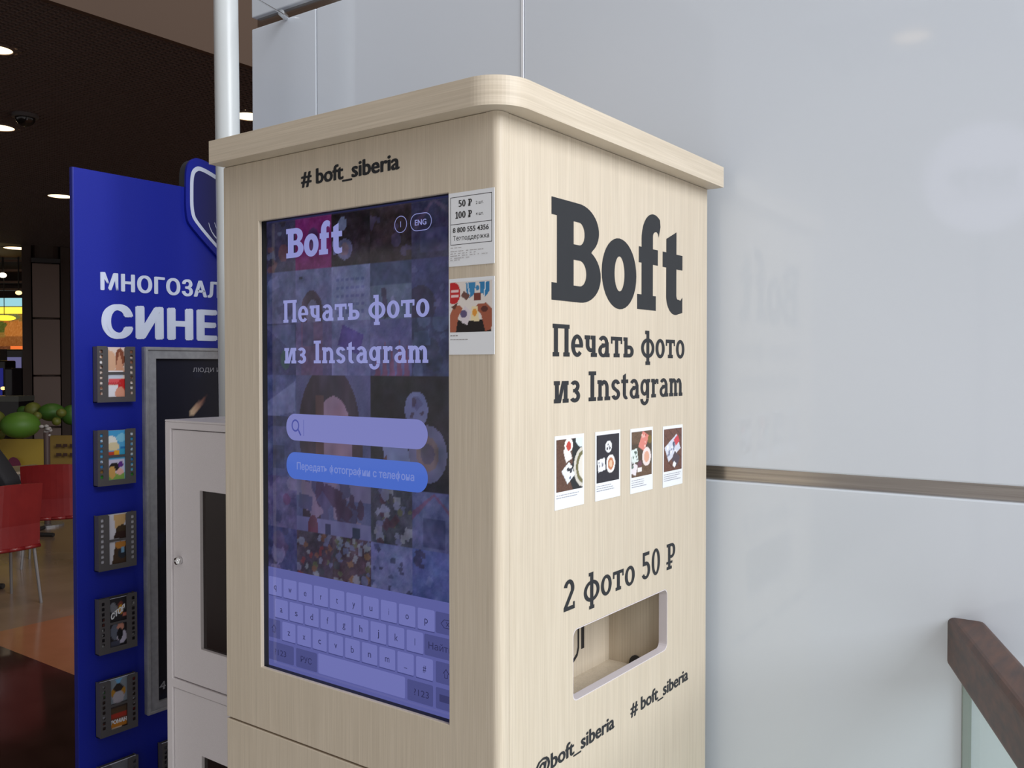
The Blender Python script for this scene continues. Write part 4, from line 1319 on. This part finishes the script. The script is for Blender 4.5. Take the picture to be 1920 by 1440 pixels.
YEL = pmat('yellow_banner', (.40, .27, .035), .55)
YEL2 = pmat('brown_yellow_banner', (.24, .15, .03), .55)
br = thing('barrier', (a_.x, a_.y, 0), 'low yellow play-area barrier with a printed purple balloon', 'barrier')
upright(a_, b_, .02, .80).put('yellow_panel', YEL, br)
upright(c_, d_, .02, .84).put('brown_panel', YEL2, br)
upright(pt(-60, 0, D), pt(240, 0, D), 0, .03, .12).put('base_rail', INK, br)
bu = Vector((b_.x - a_.x, b_.y - a_.y, 0)).normalized()
nrm = bu.cross(Vector((0, 0, 1)))
if nrm.dot(Vector((fw.x, fw.y, 0))) > 0:
    nrm = -nrm
o_ = pt(27, 871, D - .05)
BPp = Plane((o_.x, o_.y, 0), bu, (0, 0, 1))
tl = math.radians(-25)
zc_ = o_.z
flat('balloon_print', [([(.068 * math.cos(a) * math.cos(tl) - .084 * math.sin(a) * math.sin(-tl), zc_ + .068 * math.cos(a) * math.sin(-tl) + .084 * math.sin(a) * math.cos(tl)) for a in [2 * math.pi * i / 28 for i in range(28)]], [])], BPp,
     pmat('purple_print', (.14, .01, .045), .4), br)
flat('string_print', [([(.045, zc_ - .07), (.052, zc_ - .075), (.12, zc_ - .15), (.114, zc_ - .152)], [])], BPp, INK, br)
WPM = pmat('brown_print', (.05, .02, .012), .6)
for z_ in (.715, .615):
    for i, w_ in enumerate((.06, .05, .065, .05, .06)):
        flat('word_print', [(rect(.46 + i * .075, z_, .46 + i * .075 + w_, z_ + .035), [])], BPp, WPM, br)

# post with a white ornament
pp = pt(88, 840, 9.0)
t = thing('queue_post', (pp.x, pp.y, 0), 'brown post topped with white blossoms in front of the yellow barrier', 'post')
MB().cyl((pp.x, pp.y, 0), (pp.x, pp.y, .94), .030, .030, 14).put('post', pmat('brown_post', (.07, .04, .035), .5), t)
MB().cyl((pp.x, pp.y, 0), (pp.x, pp.y, .02), .15, .15, 24).put('post_base', LEGM, t)
m = MB()
rr = random.Random(3)
for i in range(9):
    m.ball((pp.x + rr.uniform(-.045, .045), pp.y + rr.uniform(-.045, .045), .955 + rr.uniform(-.05, .06)), .024, .024, .018, 10, 6)
m.put('blossoms', pmat('white_blossom', (.36, .33, .32), .6), t, smooth=True)

# balloons along the top of the barrier
GRN = pmat('green_balloon', (.085, .20, .020), .55)
GRN2 = pmat('dark_green_balloon', (.045, .13, .014), .55)
OLV = pmat('olive_balloon', (.12, .135, .018), .55)
spec = [(38, 797, 34, 25, 9.3, GRN, 'large bright green balloon, biggest of the garland'),
        (-6, 790, 16, 20, 9.4, OLV, 'olive balloon cut by the left photo edge'),
        (62, 769, 15, 15, 9.8, OLV, 'olive-green balloon above the largest green balloon'),
        (97, 773, 23, 17, 9.75, GRN2, 'mid green balloon right of the brown column foot'),
        (134, 778, 18, 19, 10.1, GRN2, 'green balloon half hidden by the blue stand'),
        (44, 770, 11, 9, 10.05, GRN2, 'small dark green balloon behind the largest green balloon'),
        (70, 780, 8, 8, 9.5, OLV, 'small olive balloon between the two largest green balloons'),
        (106, 790, 8, 8, 9.5, OLV, 'small olive balloon low under the mid green balloon'),
        (115, 774, 9, 8, 9.5, OLV, 'small olive balloon between two green balloons on the right'),
        (2, 815, 7, 9, 9.6, OLV, 'small olive balloon under the left end of the garland')]
for px, py, rx, rz_, dp, mt, lb in spec:
    c_ = pt(px, py, dp)
    rx_, rzz = rx * dp / fpx, rz_ * dp / fpx
    m = MB().ball((c_.x, c_.y, c_.z), rx_, rx_, rzz, 24, 14)
    tag(m.put('balloon', mt, None, smooth=True, origin=(c_.x, c_.y, c_.z)), lb, 'balloon', 'balloon garland on the barrier')

# clad column
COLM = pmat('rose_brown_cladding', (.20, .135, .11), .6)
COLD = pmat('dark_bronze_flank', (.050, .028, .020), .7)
D = 13.5
pc = pt(88, 700, D)
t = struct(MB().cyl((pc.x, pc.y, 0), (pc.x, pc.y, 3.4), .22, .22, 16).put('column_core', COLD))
t.name = 'wall_column'
ux = bu
dn = Vector((fw.x, fw.y, 0)).normalized()


def obx(c, u, n_, hu, hn, z0, z1):
    vs2 = [c + u * a + n_ * b + Vector((0, 0, z_)) for z_ in (z0, z1) for a, b in ((-hu, -hn), (hu, -hn), (hu, hn), (-hu, hn))]
    return MB().add(vs2, [(0, 3, 2, 1), (4, 5, 6, 7), (0, 1, 5, 4), (1, 2, 6, 5), (2, 3, 7, 6), (3, 0, 4, 7)])


cvd = (dirpx(88)).normalized()
cu = Vector((cvd.y, -cvd.x, 0))
base = Vector((pc.x, pc.y, 0))
ztop = 1.6 + (687 - 496) / fpx * D
zj = [0, .70, 1.6 - (701 - 687) / fpx * D - .02, 1.6 + (687 - 598) / fpx * D, ztop]
for a, b in zip(zj[:-1], zj[1:]):
    obx(base - cvd * .10, cu, cvd, .18, .16, a + .012, b - .012).put('cladding_panel', COLM, t, bevel=.01)
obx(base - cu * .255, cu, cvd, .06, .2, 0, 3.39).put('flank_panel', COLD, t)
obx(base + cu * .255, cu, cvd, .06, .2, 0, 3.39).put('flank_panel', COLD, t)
obx(base - cvd * .12, cu, cvd, .19, .17, ztop, 3.2).put('column_head', pmat('column_head_dark', (.02, .014, .014), .4), t)

# arcade beyond
D = 15.5


def quad(px0, px1, py0, py1, dp, th=.08):
    """upright box whose near face covers that window"""
    c0_, c1_ = pt(px0, (py0 + py1) / 2, dp), pt(px1, (py0 + py1) / 2, dp)
    zt, zb = pt(px0, py0, dp).z, pt(px0, py1, dp).z
    return upright(c0_, c1_, zb, zt, th), c0_, c1_, zb, zt


def ppl(px, dp):
    c_ = pt(px, 700, dp)
    return Plane((c_.x, c_.y, 0), bu, (0, 0, 1))


m, *_ = quad(-30, 50, 559, 574, D)
tag(m.put('light_box', glow('cyan_glow', s2l((150, 205, 215)), 1.1), None), 'long pale cyan light box over the arcade', 'sign')
m, *_ = quad(-30, 51, 576, 588, D)
tag(m.put('light_strip', glow('yellow_glow', (1.0, .70, .06), 1.6), None), 'yellow light strip under the cyan light box', 'light')
lp = pt(8, 596, D - .8)
m = MB()
m.ball((lp.x, lp.y, lp.z), .17, .17, .045, 20, 10)
t = tag(m.put('pendant_lamp', glow('yellow_lamp', (1.0, .66, .04), 1.8), None, origin=(lp.x, lp.y, lp.z), smooth=True), 'glowing yellow oval pendant lamp at the left edge', 'lamp')
MB().cyl((lp.x, lp.y, lp.z + .03), (lp.x, lp.y, 3.39), .006, .006, 8).put('cord', INK, t)
# printed mural board
mu = Canvas(50, 30, (150, 110, 45), 51)
mu.ell(.3, .7, .3, .25, (190, 110, 40)).ell(.35, .62, .22, .16, (86, 92, 30)).ell(.75, .5, .28, .3, (198, 120, 50)).ell(.7, .2, .5, .16, (150, 88, 36)).poly([(0, .1), (.3, .35), (.1, .5)], (120, 130, 50)).rect(0, 0, 1, .08, (110, 60, 30)).ell(.55, .9, .3, .1, (120, 120, 70)).speck(7)
bd = thing('mural_board', tuple(pt(10, 650, D + .2)), 'orange and green printed mural board behind the arcade machines', 'board')
m, c0_, c1_, zb, zt = quad(-30, 51, 588, 655, D + .2)
m.put('board', HALLW, bd)
q0, q1 = pt(-30, 620, D + .12), pt(51, 620, D + .12)
picture('print', mu, Plane((q0.x, q0.y, 0), (Vector((q1.x, q1.y, 0)) - Vector((q0.x, q0.y, 0))), (0, 0, 1)), 0, 1, zb, zt, picmat('glowing_print', .75), bd)  # the print emits its own colours
m, *_ = quad(22, 50, 649, 655, D)
m.put('red_lamp_strip', glow('orange_glow', (1.0, .20, .04), .9), bd)
# yellow-green wall board lower
m, *_ = quad(36, 50, 684, 956, D + .15)
tag(m.put('poster_board', glow('yellow_board_glow', s2l((120, 110, 50)), .9), None), 'upright yellow-green glowing board beside the brown column', 'board')  # the board's whole surface emits an even yellow-green
# arcade machines
mach = pmat('arcade_black', (.012, .009, .012), .3)


def machine(px0, px1, py0, dp, label, screen=None):
    c0_, c1_ = pt(px0, 700, dp), pt(px1, 700, dp)
    zt = pt(px0, py0, dp).z
    mid = (c0_ + c1_) / 2
    hw = (c1_ - c0_).length / 2
    t_ = thing('arcade_machine', (mid.x, mid.y, 0), label, 'arcade machine', 'arcade machines')
    v = Vector((mid.x, mid.y, 0))
    obx(v, bu, nrm, hw, .30, 0, zt * .55).put('cabinet', mach, t_, bevel=.02)
    obx(v - nrm * .12, bu, nrm, hw, .16, zt * .55, zt).put('screen_housing', mach, t_, bevel=.02)
    obx(v + nrm * .22, bu, nrm, hw * .95, .12, zt * .55, zt * .60).put('control_panel', mach, t_, bevel=.01)
    if screen:
        obx(v + nrm * .045, bu, nrm, hw * .8, .008, zt * .63, zt * .93).put('screen', screen, t_)
    return t_, v, hw, zt


t_, v, hw, zt = machine(14, 46, 655, 15.0, 'arcade machine with a pale lavender lit screen', glow('lavender_screen', s2l((120, 116, 165)), .6))
t_, v, hw, zt = machine(-20, 12, 676, 14.0, 'black arcade machine with a blue glow at the left edge', glow('blue_screen', s2l((30, 34, 120)), .8))
t_, v, hw, zt = machine(10, 25, 690, 12.95, 'small black arcade machine in front of the lavender screen')
bpos = v + nrm * .3
# small spot lamps hanging over the arcade
for px, py, dp, rr_, lb, cc in ((35, 549, 14.6, .05, 'small round amber spot lamp over the cyan light box', (1, .62, .22)),
                                (5, 516, 14.6, .06, 'bright spot lamp at the left edge below the farthest downlight', (1, .80, .55)),
                                (6, 728, 13.0, .035, 'tiny amber lamp low at the left edge', (1, .5, .15)),):
    c_ = pt(px, py, dp)
    t = thing('spot_lamp', tuple(c_), lb, 'lamp', 'small lamps in the arcade')
    MB().ball(tuple(c_), rr_, rr_, rr_ * .7, 14, 8).put('bulb', glow('amber_' + str(px), cc, 3.0), t, smooth=True)
    if py < 600:
        MB().cyl((c_.x, c_.y, c_.z + rr_ * .5), (c_.x, c_.y, 3.39), .012, .012, 8).put('stem', INK, t)
    else:
        MB().cyl((c_.x, c_.y, c_.z - rr_ * .5), (c_.x, c_.y, 0), .012, .012, 8).put('stem', INK, t)
# dark ceiling beams over the arcade
for i, (py, dp) in enumerate(((487, 14.8), (505, 14.9), (527, 15.1), (541, 15.2))):
    m, *_ = quad(-30, 50, py, py + 4, dp, .06)
    struct(m.put('trim_%d' % (i + 2), pmat('beam_brown%d' % i, (.09, .045, .025), .4)))
# counter under the machines
m, *_ = quad(-30, 50, 742, 752, 12.2, .4)
ct = thing('counter', tuple(pt(10, 742, 12.2)), 'low dark counter with a pale top behind the balloons', 'counter')
m.put('counter_top', pmat('counter_grey', (.10, .10, .085), .4), ct)
m, *_ = quad(-28, 48, 752, 815, 12.2, .34)
m.put('counter_body', mach, ct)

# ================================================================== hall behind the camera (seen only in reflections)
struct(MB().box(-.8, .2, -3.5, -2.6, 3.40, 3.46).put('ceiling_rear', pmat('rear_ceiling_white', (.75, .75, .77), .7)))
downlight(-0.31, -3.04, 3.398, .10, 'round downlight of the rear ceiling, seen only as a reflection in the wall', 6)

# round illuminated shop sign behind the camera, mirrored faintly in the wall
sg = thing('round_sign', (-.285, -6.0, 0), 'round pale lit sign seen only as a faint reflection in the white wall', 'sign')
MB().cyl((-.285, -6.0, 3.15), (-.285, -6.10, 3.15), .44, .44, 48).put('sign_disc', glow('sign_glow', (.80, .76, .95), 1.7), sg)
MB().cyl((-.285, -6.12, 0), (-.285, -6.12, 3.3), .03, .03, 12).put('sign_post', INK, sg)
SGP = Plane((-.285, -5.998, 3.15), (-1, 0, 0), (0, 0, 1))
sanstext('sign_text', 'NYP', -.24, .24, -.12, .20, SGP, INK, sg, .03)
flat('sign_line', [(rect(-.30, -.17, .30, -.155), [])], SGP, INK, sg)

bpy.data.objects.remove(_fo)
bpy.data.curves.remove(_fc)
